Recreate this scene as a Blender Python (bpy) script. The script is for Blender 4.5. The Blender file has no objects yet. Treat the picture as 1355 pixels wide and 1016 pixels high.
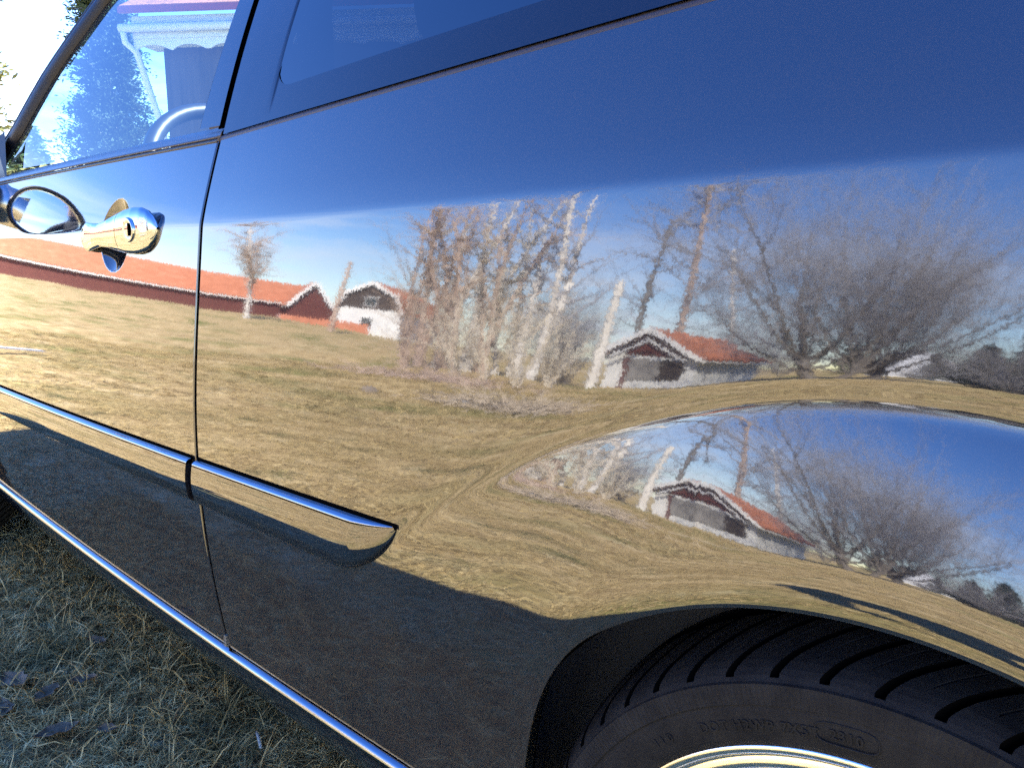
import bpy, math, random
import numpy as np
from mathutils import Vector, Matrix

C = bpy.context.scene.collection
R = math.radians
rng = np.random.default_rng(7)
random.seed(7)

# ------------------------------------------------------------------ camera
CX, CY, CZ = .968, -.474, .883
YAW, PITCH, ROLL = R(42.2), R(-10.66), R(.18)
cam_d = bpy.data.cameras.new('camera')
cam = bpy.data.objects.new('camera', cam_d)
C.objects.link(cam)
cam_d.sensor_fit = 'HORIZONTAL'
cam_d.sensor_width = 36.0
cam_d.lens = 36.0 * 1090.0 / 1355.0
cam_d.clip_start = 0.01
cam_d.clip_end = 3000
fw = Vector((-math.sin(YAW) * math.cos(PITCH), math.cos(YAW) * math.cos(PITCH), math.sin(PITCH)))
rt = fw.cross(Vector((0, 0, 1))).normalized()
up = rt.cross(fw)
rr_ = rt * math.cos(ROLL) + up * math.sin(ROLL)
uu_ = -rt * math.sin(ROLL) + up * math.cos(ROLL)
cam.matrix_world = Matrix(((rr_.x, uu_.x, -fw.x, CX), (rr_.y, uu_.y, -fw.y, CY), (rr_.z, uu_.z, -fw.z, CZ), (0, 0, 0, 1)))
bpy.context.scene.camera = cam

# ------------------------------------------------------------------ sun, sky, exposure
SUN = Vector((.42, .545, .72)).normalized()          # towards the sun
sun_d = bpy.data.lights.new('sun', 'SUN')
sun_d.energy = 5.0
sun_d.angle = R(.53)
sun_d.color = (1.0, .93, .82)
sun = bpy.data.objects.new('sun', sun_d)
C.objects.link(sun)
sun.rotation_euler = SUN.to_track_quat('Z', 'Y').to_euler()
sun.location = (6, 8, 10)

world = bpy.data.worlds.new('World')
bpy.context.scene.world = world
world.use_nodes = True
wn, wl = world.node_tree.nodes, world.node_tree.links
wn.clear()
w_out = wn.new('ShaderNodeOutputWorld')
w_bg = wn.new('ShaderNodeBackground')
w_bg.inputs['Strength'].default_value = .115
sky = wn.new('ShaderNodeTexSky')
sky.sky_type = 'NISHITA'
sky.sun_disc = False
sky.sun_elevation = math.asin(SUN.z)
sky.sun_rotation = math.atan2(SUN.x, SUN.y)
sky.air_density = 1.0
sky.dust_density = .05
sky.ozone_density = 3.0
tc = wn.new('ShaderNodeTexCoord')
wmap = wn.new('ShaderNodeMapping')
wmap.inputs['Scale'].default_value = (1.0, 1.4, 6.5)
wmap.inputs['Rotation'].default_value = (0, 0, .5)
wl.new(tc.outputs['Generated'], wmap.inputs['Vector'])
cn = wn.new('ShaderNodeTexNoise')
cn.inputs['Scale'].default_value = 2.6
cn.inputs['Detail'].default_value = 7
cn.inputs['Roughness'].default_value = .62
cn.inputs['Distortion'].default_value = .5
wl.new(wmap.outputs['Vector'], cn.inputs['Vector'])
cr = wn.new('ShaderNodeMapRange')
cr.inputs['From Min'].default_value = .40
cr.inputs['From Max'].default_value = .70
cr.inputs['To Max'].default_value = .9
cr.clamp = True
wl.new(cn.outputs['Fac'], cr.inputs['Value'])
cmix = wn.new('ShaderNodeMixRGB')
cmix.inputs['Color2'].default_value = (5.6, 6.1, 7.2, 1)
hs_ = wn.new('ShaderNodeHueSaturation')
hs_.inputs['Saturation'].default_value = 1.3
hs_.inputs['Hue'].default_value = .519
wl.new(sky.outputs['Color'], hs_.inputs['Color'])
wl.new(hs_.outputs['Color'], cmix.inputs['Color1'])
sep = wn.new('ShaderNodeSeparateXYZ')
wl.new(tc.outputs['Generated'], sep.inputs[0])
lowb = wn.new('ShaderNodeMapRange')              # wisps lie low over the horizon, all the way round
lowb.inputs['From Min'].default_value = .13
lowb.inputs['From Max'].default_value = .24
lowb.inputs['To Min'].default_value = 1
lowb.inputs['To Max'].default_value = 0
wl.new(sep.outputs['Z'], lowb.inputs['Value'])
cmul = wn.new('ShaderNodeMath')
cmul.operation = 'MULTIPLY'
wl.new(cr.outputs['Result'], cmul.inputs[0])
wl.new(lowb.outputs['Result'], cmul.inputs[1])
wl.new(cmul.outputs[0], cmix.inputs['Fac'])
wl.new(cmix.outputs['Color'], w_bg.inputs['Color'])
wl.new(w_bg.outputs['Background'], w_out.inputs['Surface'])

vs = bpy.context.scene.view_settings
vs.view_transform = 'Standard'
vs.look = 'None'
vs.gamma = 1
vs.exposure = 2.9
bpy.context.scene.cycles.max_bounces = 5
bpy.context.scene.cycles.glossy_bounces = 3
bpy.context.scene.cycles.diffuse_bounces = 1
bpy.context.scene.cycles.transmission_bounces = 2
bpy.context.scene.cycles.transparent_max_bounces = 8
bpy.context.scene.cycles.caustics_reflective = False
bpy.context.scene.cycles.caustics_refractive = False
bpy.context.scene.cycles.sample_clamp_indirect = 2.5
bpy.context.scene.cycles.use_denoising = False
bpy.context.scene.cycles.use_adaptive_sampling = True
bpy.context.scene.cycles.adaptive_threshold = .008

# ------------------------------------------------------------------ materials
MATS = {}


def new_mat(name):
    m = bpy.data.materials.new(name)
    m.use_nodes = True
    MATS[name] = m
    return m, m.node_tree.nodes, m.node_tree.links, m.node_tree.nodes['Principled BSDF']


def simple(name, col, rough=.6, metal=0.0, ior=1.45, var=0.0, vscale=20.0, bump=0.0, bscale=60.0):
    m, n, l, b = new_mat(name)
    b.inputs['Base Color'].default_value = (*col, 1)
    b.inputs['Roughness'].default_value = rough
    b.inputs['Metallic'].default_value = metal
    b.inputs['IOR'].default_value = ior
    t = n.new('ShaderNodeTexCoord')
    if var > 0:
        z = n.new('ShaderNodeTexNoise')
        z.inputs['Scale'].default_value = vscale
        z.inputs['Detail'].default_value = 5
        l.new(t.outputs['Object'], z.inputs['Vector'])
        x = n.new('ShaderNodeMixRGB')
        x.inputs['Color1'].default_value = tuple(c * (1 - var) for c in col) + (1,)
        x.inputs['Color2'].default_value = tuple(min(1, c * (1 + var)) for c in col) + (1,)
        l.new(z.outputs['Fac'], x.inputs['Fac'])
        l.new(x.outputs['Color'], b.inputs['Base Color'])
    if bump > 0:
        z = n.new('ShaderNodeTexNoise')
        z.inputs['Scale'].default_value = bscale
        z.inputs['Detail'].default_value = 4
        l.new(t.outputs['Object'], z.inputs['Vector'])
        bb = n.new('ShaderNodeBump')
        bb.inputs['Strength'].default_value = bump
        bb.inputs['Distance'].default_value = 1.0 / bscale
        l.new(z.outputs['Fac'], bb.inputs['Height'])
        l.new(bb.outputs['Normal'], b.inputs['Normal'])
    return m


def peel(n, l, b, amount, scale, amount2=0.0, scale2=12.0):
    """orange peel: a very small wobble of the normal"""
    t = n.new('ShaderNodeTexCoord')
    geo = n.new('ShaderNodeNewGeometry')
    prev = geo.outputs['Normal']
    for a, s in ((amount, scale), (amount2, scale2)):
        if a <= 0:
            continue
        z = n.new('ShaderNodeTexNoise')
        z.inputs['Scale'].default_value = s
        z.inputs['Detail'].default_value = 1.0
        l.new(t.outputs['Object'], z.inputs['Vector'])
        v = n.new('ShaderNodeVectorMath')
        v.operation = 'SUBTRACT'
        v.inputs[1].default_value = (.5, .5, .5)
        l.new(z.outputs['Color'], v.inputs[0])
        w = n.new('ShaderNodeVectorMath')
        w.operation = 'SCALE'
        w.inputs['Scale'].default_value = a
        l.new(v.outputs['Vector'], w.inputs[0])
        u = n.new('ShaderNodeVectorMath')
        u.operation = 'ADD'
        l.new(prev, u.inputs[0])
        l.new(w.outputs['Vector'], u.inputs[1])
        prev = u.outputs['Vector']
    nn = n.new('ShaderNodeVectorMath')
    nn.operation = 'NORMALIZE'
    l.new(prev, nn.inputs[0])
    l.new(nn.outputs['Vector'], b.inputs['Normal'])


def paint(name, col, ior, rough=.03, pa=.010, ps=230, pa2=.006, ps2=38, dust=.0):
    m, n, l, b = new_mat(name)
    b.inputs['Base Color'].default_value = (*col, 1)
    b.inputs['Roughness'].default_value = rough
    b.inputs['IOR'].default_value = ior
    peel(n, l, b, pa, ps, pa2, ps2)
    if dust > 0:
        t = n.new('ShaderNodeTexCoord')
        z = n.new('ShaderNodeTexNoise')
        z.inputs['Scale'].default_value = 9
        z.inputs['Detail'].default_value = 8
        z.inputs['Roughness'].default_value = .65
        l.new(t.outputs['Object'], z.inputs['Vector'])
        z2 = n.new('ShaderNodeTexNoise')
        z2.inputs['Scale'].default_value = 900
        l.new(t.outputs['Object'], z2.inputs['Vector'])
        ml = n.new('ShaderNodeMath')
        ml.operation = 'MULTIPLY'
        l.new(z.outputs['Fac'], ml.inputs[0])
        l.new(z2.outputs['Fac'], ml.inputs[1])
        mr = n.new('ShaderNodeMapRange')
        mr.inputs['From Min'].default_value = .12
        mr.inputs['From Max'].default_value = .42
        l.new(ml.outputs[0], mr.inputs['Value'])
        x = n.new('ShaderNodeMixRGB')
        x.inputs['Color1'].default_value = (*col, 1)
        x.inputs['Color2'].default_value = (dust, dust * .93, dust * .82, 1)
        l.new(mr.outputs['Result'], x.inputs['Fac'])
        # road dirt thrown up along the foot of the body
        sp_ = n.new('ShaderNodeSeparateXYZ')
        l.new(t.outputs['Object'], sp_.inputs[0])
        lo = n.new('ShaderNodeMapRange')
        lo.inputs['From Min'].default_value = .66
        lo.inputs['From Max'].default_value = .34
        lo.inputs['To Max'].default_value = .33
        l.new(sp_.outputs['Z'], lo.inputs['Value'])
        z4 = n.new('ShaderNodeTexNoise')
        z4.inputs['Scale'].default_value = 14
        z4.inputs['Detail'].default_value = 9
        z4.inputs['Roughness'].default_value = .7
        l.new(t.outputs['Object'], z4.inputs['Vector'])
        md = n.new('ShaderNodeMath')
        md.operation = 'MULTIPLY'
        l.new(lo.outputs['Result'], md.inputs[0])
        l.new(z4.outputs['Fac'], md.inputs[1])
        x2 = n.new('ShaderNodeMixRGB')
        x2.inputs['Color2'].default_value = (.17, .125, .08, 1)
        l.new(md.outputs[0], x2.inputs['Fac'])
        l.new(x.outputs['Color'], x2.inputs['Color1'])
        x = x2
        l.new(x.outputs['Color'], b.inputs['Base Color'])
    return m


PAINT = paint('car_paint', (.008, .010, .015), 2.0, dust=.014, pa=.0068, ps=400, pa2=.0014, ps2=45)
PAINT_SM = paint('car_paint_smooth', (.008, .010, .015), 2.0, pa=.004, ps=300, pa2=.0015)
GLOSS_BLACK = paint('gloss_black', (.006, .007, .010), 1.65, rough=.05, pa=.004)
FRIT = paint('frit_black', (.005, .006, .012), 1.56, rough=.03, pa=.002, pa2=.001)
CHROME = paint('chrome', (.38, .40, .42), 1.5, rough=.04, pa=.004, ps=120)
CHROME.node_tree.nodes['Principled BSDF'].inputs['Metallic'].default_value = 1
STRIP = paint('satin_chrome', (.25, .265, .29), 1.5, rough=.09, pa=.004, ps=120)
STRIP.node_tree.nodes['Principled BSDF'].inputs['Metallic'].default_value = 1
SILVER = simple('silver_alloy', (.72, .71, .68), .22, 1.0)
RUBBER = simple('rubber', (.012, .012, .013), .55, bump=.1, bscale=400)
SEAL = simple('seal_rubber', (.006, .006, .008), .45, ior=1.35)
BLACK = simple('matte_black', (.002, .002, .002), .95, ior=1.02)
INTERIOR = simple('interior_cloth', (.02, .021, .024), .9, bump=.2, bscale=200)
INT_GREY = simple('interior_grey', (.30, .31, .33), .7)
MIRROR = simple('mirror_glass', (.85, .87, .9), .02, 1.0)
LEATHER = simple('black_leather', (.012, .012, .013), .45)


def tyre_mat():
    m, n, l, b = new_mat('tyre_rubber')
    b.inputs['Roughness'].default_value = .7
    b.inputs['Specular IOR Level'].default_value = .18
    t = n.new('ShaderNodeTexCoord')
    z = n.new('ShaderNodeTexNoise')
    z.inputs['Scale'].default_value = 45
    z.inputs['Detail'].default_value = 8
    z.inputs['Roughness'].default_value = .7
    l.new(t.outputs['Object'], z.inputs['Vector'])
    cr_ = n.new('ShaderNodeValToRGB')
    cr_.color_ramp.elements[0].color = (.006, .006, .007, 1)
    cr_.color_ramp.elements[0].position = .35
    cr_.color_ramp.elements[1].color = (.017, .0165, .016, 1)
    cr_.color_ramp.elements[1].position = .75
    l.new(z.outputs['Fac'], cr_.inputs['Fac'])
    l.new(cr_.outputs['Color'], b.inputs['Base Color'])
    z2 = n.new('ShaderNodeTexNoise')
    z2.inputs['Scale'].default_value = 600
    l.new(t.outputs['Object'], z2.inputs['Vector'])
    bb = n.new('ShaderNodeBump')
    bb.inputs['Strength'].default_value = .25
    bb.inputs['Distance'].default_value = .0008
    l.new(z2.outputs['Fac'], bb.inputs['Height'])
    l.new(bb.outputs['Normal'], b.inputs['Normal'])
    return m


TYRE = tyre_mat()


def glass_mat(name, tint, ior=1.52):
    m = bpy.data.materials.new(name)
    m.use_nodes = True
    n, l = m.node_tree.nodes, m.node_tree.links
    n.clear()
    o = n.new('ShaderNodeOutputMaterial')
    mix = n.new('ShaderNodeMixShader')
    fr = n.new('ShaderNodeFresnel')
    ge = n.new('ShaderNodeNewGeometry')
    mi = n.new('ShaderNodeMapRange')
    mi.inputs['To Min'].default_value = ior
    mi.inputs['To Max'].default_value = 1.0 / ior
    l.new(ge.outputs['Backfacing'], mi.inputs['Value'])
    l.new(mi.outputs['Result'], fr.inputs['IOR'])
    tr = n.new('ShaderNodeBsdfTransparent')
    tr.inputs['Color'].default_value = (*tint, 1)
    gl = n.new('ShaderNodeBsdfGlossy')
    gl.inputs['Roughness'].default_value = .015
    l.new(fr.outputs[0], mix.inputs[0])
    l.new(tr.outputs[0], mix.inputs[1])
    l.new(gl.outputs[0], mix.inputs[2])
    l.new(mix.outputs[0], o.inputs['Surface'])
    return m


GLASS = glass_mat('window_glass', (.46, .62, .68), 1.7)
GLASS_IN = glass_mat('window_glass_clear', (.82, .88, .88), 1.3)
GLASS_TINT = glass_mat('tinted_glass', (.012, .016, .022), 2.15)


def ramp_mat(name, stops, scale, detail=6, rough=.9, bump=.0, bscale=None, stretch=(1, 1, 1), coord='Object', second=None, ior=1.3, fine=None):
    m, n, l, b = new_mat(name)
    b.inputs['Roughness'].default_value = rough
    b.inputs['IOR'].default_value = ior
    t = n.new('ShaderNodeTexCoord')
    mp = n.new('ShaderNodeMapping')
    mp.inputs['Scale'].default_value = stretch
    l.new(t.outputs[coord], mp.inputs['Vector'])
    z = n.new('ShaderNodeTexNoise')
    z.inputs['Scale'].default_value = scale
    z.inputs['Detail'].default_value = detail
    z.inputs['Roughness'].default_value = .6
    l.new(mp.outputs['Vector'], z.inputs['Vector'])
    c = n.new('ShaderNodeValToRGB')
    el = c.color_ramp.elements
    el[0].position, el[0].color = stops[0][0], (*stops[0][1], 1)
    el[1].position, el[1].color = stops[-1][0], (*stops[-1][1], 1)
    for p, col in stops[1:-1]:
        e = el.new(p)
        e.color = (*col, 1)
    l.new(z.outputs['Fac'], c.inputs['Fac'])
    outc = c.outputs['Color']
    if second:
        s2, col2, lo, hi = second
        z2 = n.new('ShaderNodeTexNoise')
        z2.inputs['Scale'].default_value = s2
        z2.inputs['Detail'].default_value = 5
        l.new(mp.outputs['Vector'], z2.inputs['Vector'])
        mr = n.new('ShaderNodeMapRange')
        mr.inputs['From Min'].default_value = lo
        mr.inputs['From Max'].default_value = hi
        l.new(z2.outputs['Fac'], mr.inputs['Value'])
        x = n.new('ShaderNodeMixRGB')
        x.inputs['Color2'].default_value = (*col2, 1)
        l.new(mr.outputs['Result'], x.inputs['Fac'])
        l.new(outc, x.inputs['Color1'])
        outc = x.outputs['Color']
    if fine:
        z3 = n.new('ShaderNodeTexNoise')
        z3.inputs['Scale'].default_value = fine
        z3.inputs['Detail'].default_value = 6
        z3.inputs['Roughness'].default_value = .75
        l.new(mp.outputs['Vector'], z3.inputs['Vector'])
        m3 = n.new('ShaderNodeMapRange')
        m3.inputs['From Min'].default_value = .32
        m3.inputs['From Max'].default_value = .66
        m3.inputs['To Min'].default_value = .42
        m3.inputs['To Max'].default_value = 1.35
        l.new(z3.outputs['Fac'], m3.inputs['Value'])
        x3 = n.new('ShaderNodeVectorMath')
        x3.operation = 'SCALE'
        l.new(outc, x3.inputs[0])
        l.new(m3.outputs['Result'], x3.inputs['Scale'])
        outc = x3.outputs['Vector']
    l.new(outc, b.inputs['Base Color'])
    if bump > 0:
        zb = n.new('ShaderNodeTexNoise')
        zb.inputs['Scale'].default_value = bscale or scale
        zb.inputs['Detail'].default_value = 6
        l.new(mp.outputs['Vector'], zb.inputs['Vector'])
        bb = n.new('ShaderNodeBump')
        bb.inputs['Strength'].default_value = bump
        bb.inputs['Distance'].default_value = .6 / (bscale or scale)
        l.new(zb.outputs['Fac'], bb.inputs['Height'])
        l.new(bb.outputs['Normal'], b.inputs['Normal'])
    return m


GROUND = ramp_mat('dead_grass_ground', [(.30, (.20, .14, .06)), (.43, (.41, .295, .135)), (.56, (.55, .415, .205)), (.72, (.65, .54, .32))],
                  3.2, 7, .95, .9, 45, second=(.55, (.17, .18, .045), .50, .70), fine=38)
STRAW = ramp_mat('dry_straw', [(.3, (.17, .12, .045)), (.5, (.42, .31, .13)), (.7, (.62, .50, .26))], 35, 2, .8,
                 second=(3.0, (.085, .10, .035), .55, .72))
STRAW_NEAR = ramp_mat('shade_tinted_straw', [(.3, (.17, .088, .03)), (.5, (.50, .285, .088)), (.7, (.76, .50, .20))], 35, 2, .8,
                      second=(3.0, (.15, .11, .035), .55, .72))  # copy of the straw, colour warmed to offset blue skylight in the car's shade
TILE = ramp_mat('red_roof_tiles', [(.3, (.36, .135, .07)), (.55, (.50, .19, .10)), (.75, (.56, .26, .16))], 1.2, 8, .8, .5, 6)
FALU = ramp_mat('dark_red_boards', [(.3, (.10, .038, .032)), (.7, (.17, .062, .052))], 2.0, 6, .9, stretch=(6, 6, .6))
WHITEW = ramp_mat('white_render', [(.3, (.66, .66, .64)), (.7, (.80, .80, .78))], 1.0, 6, .85)
WHITEP = simple('white_paint', (.80, .80, .79), .6)
GREYB = ramp_mat('grey_boards', [(.3, (.20, .19, .18)), (.7, (.33, .32, .31))], 2, 5, .85, stretch=(6, 6, .5))
BROWNB = ramp_mat('brown_boards', [(.3, (.05, .04, .035)), (.7, (.10, .08, .07))], 2, 5, .85, stretch=(6, 6, .5))
DARKGLASS = simple('dark_pane', (.02, .025, .03), .05)
BARK = ramp_mat('dark_bark', [(.3, (.08, .072, .065)), (.7, (.27, .24, .215))], 9, 6, .95, .6, 30, stretch=(1, 1, .35))
BARK_BR = ramp_mat('brown_bark', [(.35, (.20, .13, .10)), (.6, (.62, .48, .39))], 9, 6, .95, .6, 30, stretch=(1, 1, .35))
TWIG = simple('twig_bark', (.32, .315, .345), .9, var=.5, vscale=3)
TWIG_BR = simple('reddish_twigs', (.50, .38, .30), .9, var=.5, vscale=4)
TWIG_TAN = simple('tan_dry_stems', (.72, .60, .47), .9, var=.5, vscale=6)
BIRCH = ramp_mat('birch_bark', [(.34, (.08, .07, .065)), (.43, (.60, .56, .52)), (.6, (.78, .75, .70))], 3.5, 5, .8, stretch=(.6, .6, 2.2))
SNAG = ramp_mat('pale_barkless_wood', [(.3, (.58, .54, .49)), (.6, (.74, .71, .66))], 6, 5, .85, stretch=(1, 1, .3))
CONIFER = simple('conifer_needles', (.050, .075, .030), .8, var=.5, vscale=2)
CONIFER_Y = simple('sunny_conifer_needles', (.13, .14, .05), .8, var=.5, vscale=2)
STONE = ramp_mat('field_stone', [(.3, (.16, .15, .14)), (.7, (.36, .35, .33))], 6, 6, .9, .5, 14)
SNOW = simple('old_snow', (.82, .84, .88), .7, var=.06, vscale=3, bump=.3, bscale=6)
LEAF = ramp_mat('dead_leaf', [(.3, (.09, .055, .03)), (.7, (.26, .17, .10))], 40, 5, .7, .3, 120, ior=1.3)
PALEWOOD = simple('pale_twig_wood', (.36, .33, .28), .8)

# ------------------------------------------------------------------ mesh helpers


def wloc(o):
    v = Vector((0, 0, 0))
    while o is not None:
        v += o.location
        o = o.parent
    return np.array(v)


def mesh_obj(name, verts, faces, mat, parent=None, smooth=False, normals=None, loc=None):
    """verts in world coordinates; object origin at parent's origin (or loc)"""
    verts = np.asarray(verts, float).reshape(-1, 3)
    off = wloc(parent) if parent is not None else np.array(loc if loc is not None else (0, 0, 0), float)
    me = bpy.data.meshes.new(name)
    if isinstance(faces, np.ndarray):
        nv, nf, k = len(verts), len(faces), faces.shape[1]
        me.vertices.add(nv)
        me.vertices.foreach_set('co', (verts - off).ravel().astype(np.float32))
        me.loops.add(nf * k)
        me.loops.foreach_set('vertex_index', faces.ravel().astype(np.int32))
        me.polygons.add(nf)
        me.polygons.foreach_set('loop_start', np.arange(0, nf * k, k, dtype=np.int32))
        me.update(calc_edges=True)
    else:
        me.from_pydata([tuple(v) for v in (verts - off)], [], [tuple(f) for f in faces])
        me.update()
    me.polygons.foreach_set('use_smooth', np.full(len(me.polygons), bool(smooth)))
    if normals is not None:
        me.normals_split_custom_set_from_vertices([tuple(v) for v in np.asarray(normals)])
    me.materials.append(mat)
    o = bpy.data.objects.new(name, me)
    C.objects.link(o)
    if parent is not None:
        o.parent = parent
    elif loc is not None:
        o.location = loc
    return o


def grid_faces(nu, nv, flip=False, wrap_u=False):
    i = np.arange(nu if wrap_u else nu - 1)
    j = np.arange(nv - 1)
    I, J = np.meshgrid(i, j, indexing='ij')
    I2 = (I + 1) % nu
    f = np.stack([I * nv + J, I2 * nv + J, I2 * nv + J + 1, I * nv + J + 1], -1).reshape(-1, 4)
    return f[:, ::-1] if flip else f


def grid_obj(name, P, mat, parent=None, flip=False, wrap_u=False, smooth=True, normals=None, loc=None):
    P = np.asarray(P, float)
    return mesh_obj(name, P.reshape(-1, 3), grid_faces(P.shape[0], P.shape[1], flip, wrap_u), mat, parent, smooth,
                    None if normals is None else np.asarray(normals).reshape(-1, 3), loc)


class MB:
    def __init__(s):
        s.v, s.f = [], []

    def box(s, a, b, M=None):
        x0, y0, z0 = a
        x1, y1, z1 = b
        q = [(x0, y0, z0), (x1, y0, z0), (x1, y1, z0), (x0, y1, z0), (x0, y0, z1), (x1, y0, z1), (x1, y1, z1), (x0, y1, z1)]
        if M is not None:
            q = [tuple(M @ Vector(p)) for p in q]
        k = len(s.v)
        s.v += q
        s.f += [tuple(k + i for i in f) for f in ((0, 3, 2, 1), (4, 5, 6, 7), (0, 1, 5, 4), (1, 2, 6, 5), (2, 3, 7, 6), (3, 0, 4, 7))]
        return s

    def prism(s, poly, d):
        """poly: list of 3D points; extruded by vector d"""
        k = len(s.v)
        n = len(poly)
        s.v += [tuple(p) for p in poly] + [tuple(Vector(p) + Vector(d)) for p in poly]
        s.f.append(tuple(k + i for i in range(n))[::-1])
        s.f.append(tuple(k + n + i for i in range(n)))
        for i in range(n):
            j = (i + 1) % n
            s.f.append((k + i, k + j, k + n + j, k + n + i))
        return s

    def build(s, name, mat, parent=None, smooth=False, loc=None):
        return mesh_obj(name, s.v, s.f, mat, parent, smooth, None, loc)


def sweep(path, rad, sides=10, caps=True):
    """tube along path with radius per point; returns verts, faces(list)"""
    path = np.asarray(path, float)
    rad = np.broadcast_to(np.asarray(rad, float), (len(path),))
    v, f = [], []
    T = np.gradient(path, axis=0)
    T /= np.linalg.norm(T, axis=1, keepdims=True) + 1e-12
    ref = np.array([0, 0, 1.]) if abs(T[0][2]) < .9 else np.array([1., 0, 0])
    a = np.cross(T[0], ref)
    a /= np.linalg.norm(a)
    for i, p in enumerate(path):
        a = a - T[i] * (a @ T[i])
        a /= np.linalg.norm(a)
        b = np.cross(T[i], a)
        for k in range(sides):
            t = 2 * math.pi * k / sides
            v.append(p + rad[i] * (a * math.cos(t) + b * math.sin(t)))
    n = len(path)
    for i in range(n - 1):
        for k in range(sides):
            k2 = (k + 1) % sides
            f.append((i * sides + k, i * sides + k2, (i + 1) * sides + k2, (i + 1) * sides + k))
    if caps:
        f.append(tuple(range(sides))[::-1])
        f.append(tuple((n - 1) * sides + k for k in range(sides)))
    return np.array(v), f


def tag(o, label=None, cat=None, group=None, kind=None):
    if label:
        o['label'] = label
    if cat:
        o['category'] = cat
    if group:
        o['group'] = group
    if kind:
        o['kind'] = kind
    return o


def empty(name, loc, label, cat, group=None):
    o = bpy.data.objects.new(name, None)
    C.objects.link(o)
    o.location = loc
    o.empty_display_size = .2
    return tag(o, label, cat, group)


def sst(a, b, x):
    t = np.clip((x - a) / (b - a), 0, 1)
    return t * t * (3 - 2 * t)


# ------------------------------------------------------------------ ground


def gh(x, y):
    """ground height: the field rises ahead of the car and drops a little to the right of the birches"""
    x = np.asarray(x, float)
    y = np.asarray(y, float)
    d = np.hypot(x - .4, y)
    az = np.degrees(np.arctan2(-y, -(x - .4)))
    near = sst(4, 12, d)
    h = 1.9 * sst(14, 85, d) * (1 - sst(20, 42, np.abs(az - 8))) + 1.0 * sst(60, 200, d)
    h = h - .75 * sst(12, 32, d) * sst(46, 60, az) * (1 - sst(120, 150, az))
    h = h + near * (.10 * np.sin(x * .55 + y * .3) * np.cos(y * .47 - x * .12) + .05 * np.sin(x * 1.3 + 1.7 * y)) + .16 * sst(35, 55, d) * (1 - sst(120, 160, d)) * np.sin(x * .21 + 2 * np.sin(y * .13)) * np.cos(y * .33)
    return h


rad_ = np.concatenate([[0.0], np.geomspace(.6, 900, 130)])
ang_ = np.linspace(0, 2 * np.pi, 181)[:-1]
RR, AA = np.meshgrid(rad_, ang_, indexing='ij')
GX, GY = .4 + RR * np.cos(AA), -.6 + RR * np.sin(AA)
gP = np.stack([GX, GY, gh(GX, GY)], -1)
gV = gP.reshape(-1, 3)
nA = len(ang_)
ii, jj = np.meshgrid(np.arange(len(rad_) - 1), np.arange(nA), indexing='ij')
gF = np.stack([ii * nA + jj, (ii + 1) * nA + jj, (ii + 1) * nA + (jj + 1) % nA, ii * nA + (jj + 1) % nA], -1).reshape(-1, 4)
g = mesh_obj('ground', gV, gF, GROUND, smooth=True)
tag(g, 'dry straw coloured lawn around the parked car', 'lawn', kind='structure')

# ------------------------------------------------------------------ car body surface
XW, ZW, RA = .842, .313, .345
WB = 2.58                                     # wheelbase
KZ = [.20, .30, .42, .52, .60, .65, .69, .74, .78, .82, .86, .884, .892, .92, .97, 1.05]
KA = [-16, -12, -7.5, -3.5, 0.2, 2.8, 4.6, 6.0, 6.6, 6.8, 7.0, 7.4, 14.0, 16.5, 18, 20]
_z = np.linspace(.15, 1.2, 4201)


def _sm(a, w):
    k = np.hanning(w)
    k /= k.sum()
    return np.convolve(np.pad(a, w // 2, mode='edge'), k, 'valid')[:len(a)]


_a = _sm(np.interp(_z, KZ, KA), 25)
_B = np.concatenate([[0], np.cumsum(np.tan(np.radians(_a))[:-1] * np.diff(_z))])
_B -= np.interp(.6, _z, _B)
KR = [.335, .3435, .3455, .3475, .351, .357, .364, .371, .380, .400, .43, .452, .462, .467, .472, .477, .483, .490, .51]
KF = [-60, -45, -22, -10, -7, -3.5, .8, 4.8, 8.2, 9.6, 10.8, 12, 12.5, 10, 0, -4.5, -3.0, -0.8, 0]
_r = np.linspace(.33, .56, 2301)
_f = _sm(np.interp(_r, KR, KF), 25)
_F = np.concatenate([[0], np.cumsum(np.tan(np.radians(_f))[:-1] * np.diff(_r))])
_F -= _F[-1]


def lip_r(th):
    """radius of the wheel opening: round, but drawn in towards the tyre at the lower front"""
    return RA - .030 * (1 - sst(15, 52, th))


def flare(x, z, xw):
    r = np.hypot(x - xw, z - ZW)
    th = np.degrees(np.arctan2(z - ZW, -(x - xw)))
    r = r + (RA - lip_r(th)) * (1 - sst(.36, .42, r))
    r = r * (1 - .13 * (np.clip(75 - th, 0, 60) / 45) ** 2 * sst(.355, .45, r))
    g_ = sst(0, 70, th) * sst(0, 70, 180 - th)
    return g_ * np.clip(1 + 1.9 * (x - xw), .74, 1.25) * np.interp(r, _r, _F, left=_F[0], right=0)


def S(x, z):
    x = np.asarray(x, float)
    z = np.asarray(z, float)
    zz = z - .045 * (x - .05) * sst(.62, .88, z) * np.where(x > .05, 1, .6)
    y = np.interp(zz, _z, _B) + (x - .35) ** 2 / 52.0
    y = y + flare(x, z, XW) + flare(x, z, XW - WB)
    y = y + .10 * np.clip((-1.35 - x) / .75, 0, 1.4) ** 2 + .10 * np.clip((x - 1.0) / .65, 0, 1.3) ** 2   # ends taper inwards
    return y


BOWL = (-.262, .872, .052)


def S_door(x, z):
    d = np.hypot((x - BOWL[0]), z - BOWL[1])
    s_ = np.clip(1 - (d / BOWL[2]) ** 2, 0, 1)
    return S(x, z) + .0165 * s_ * sst(0, .06, s_)


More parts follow.
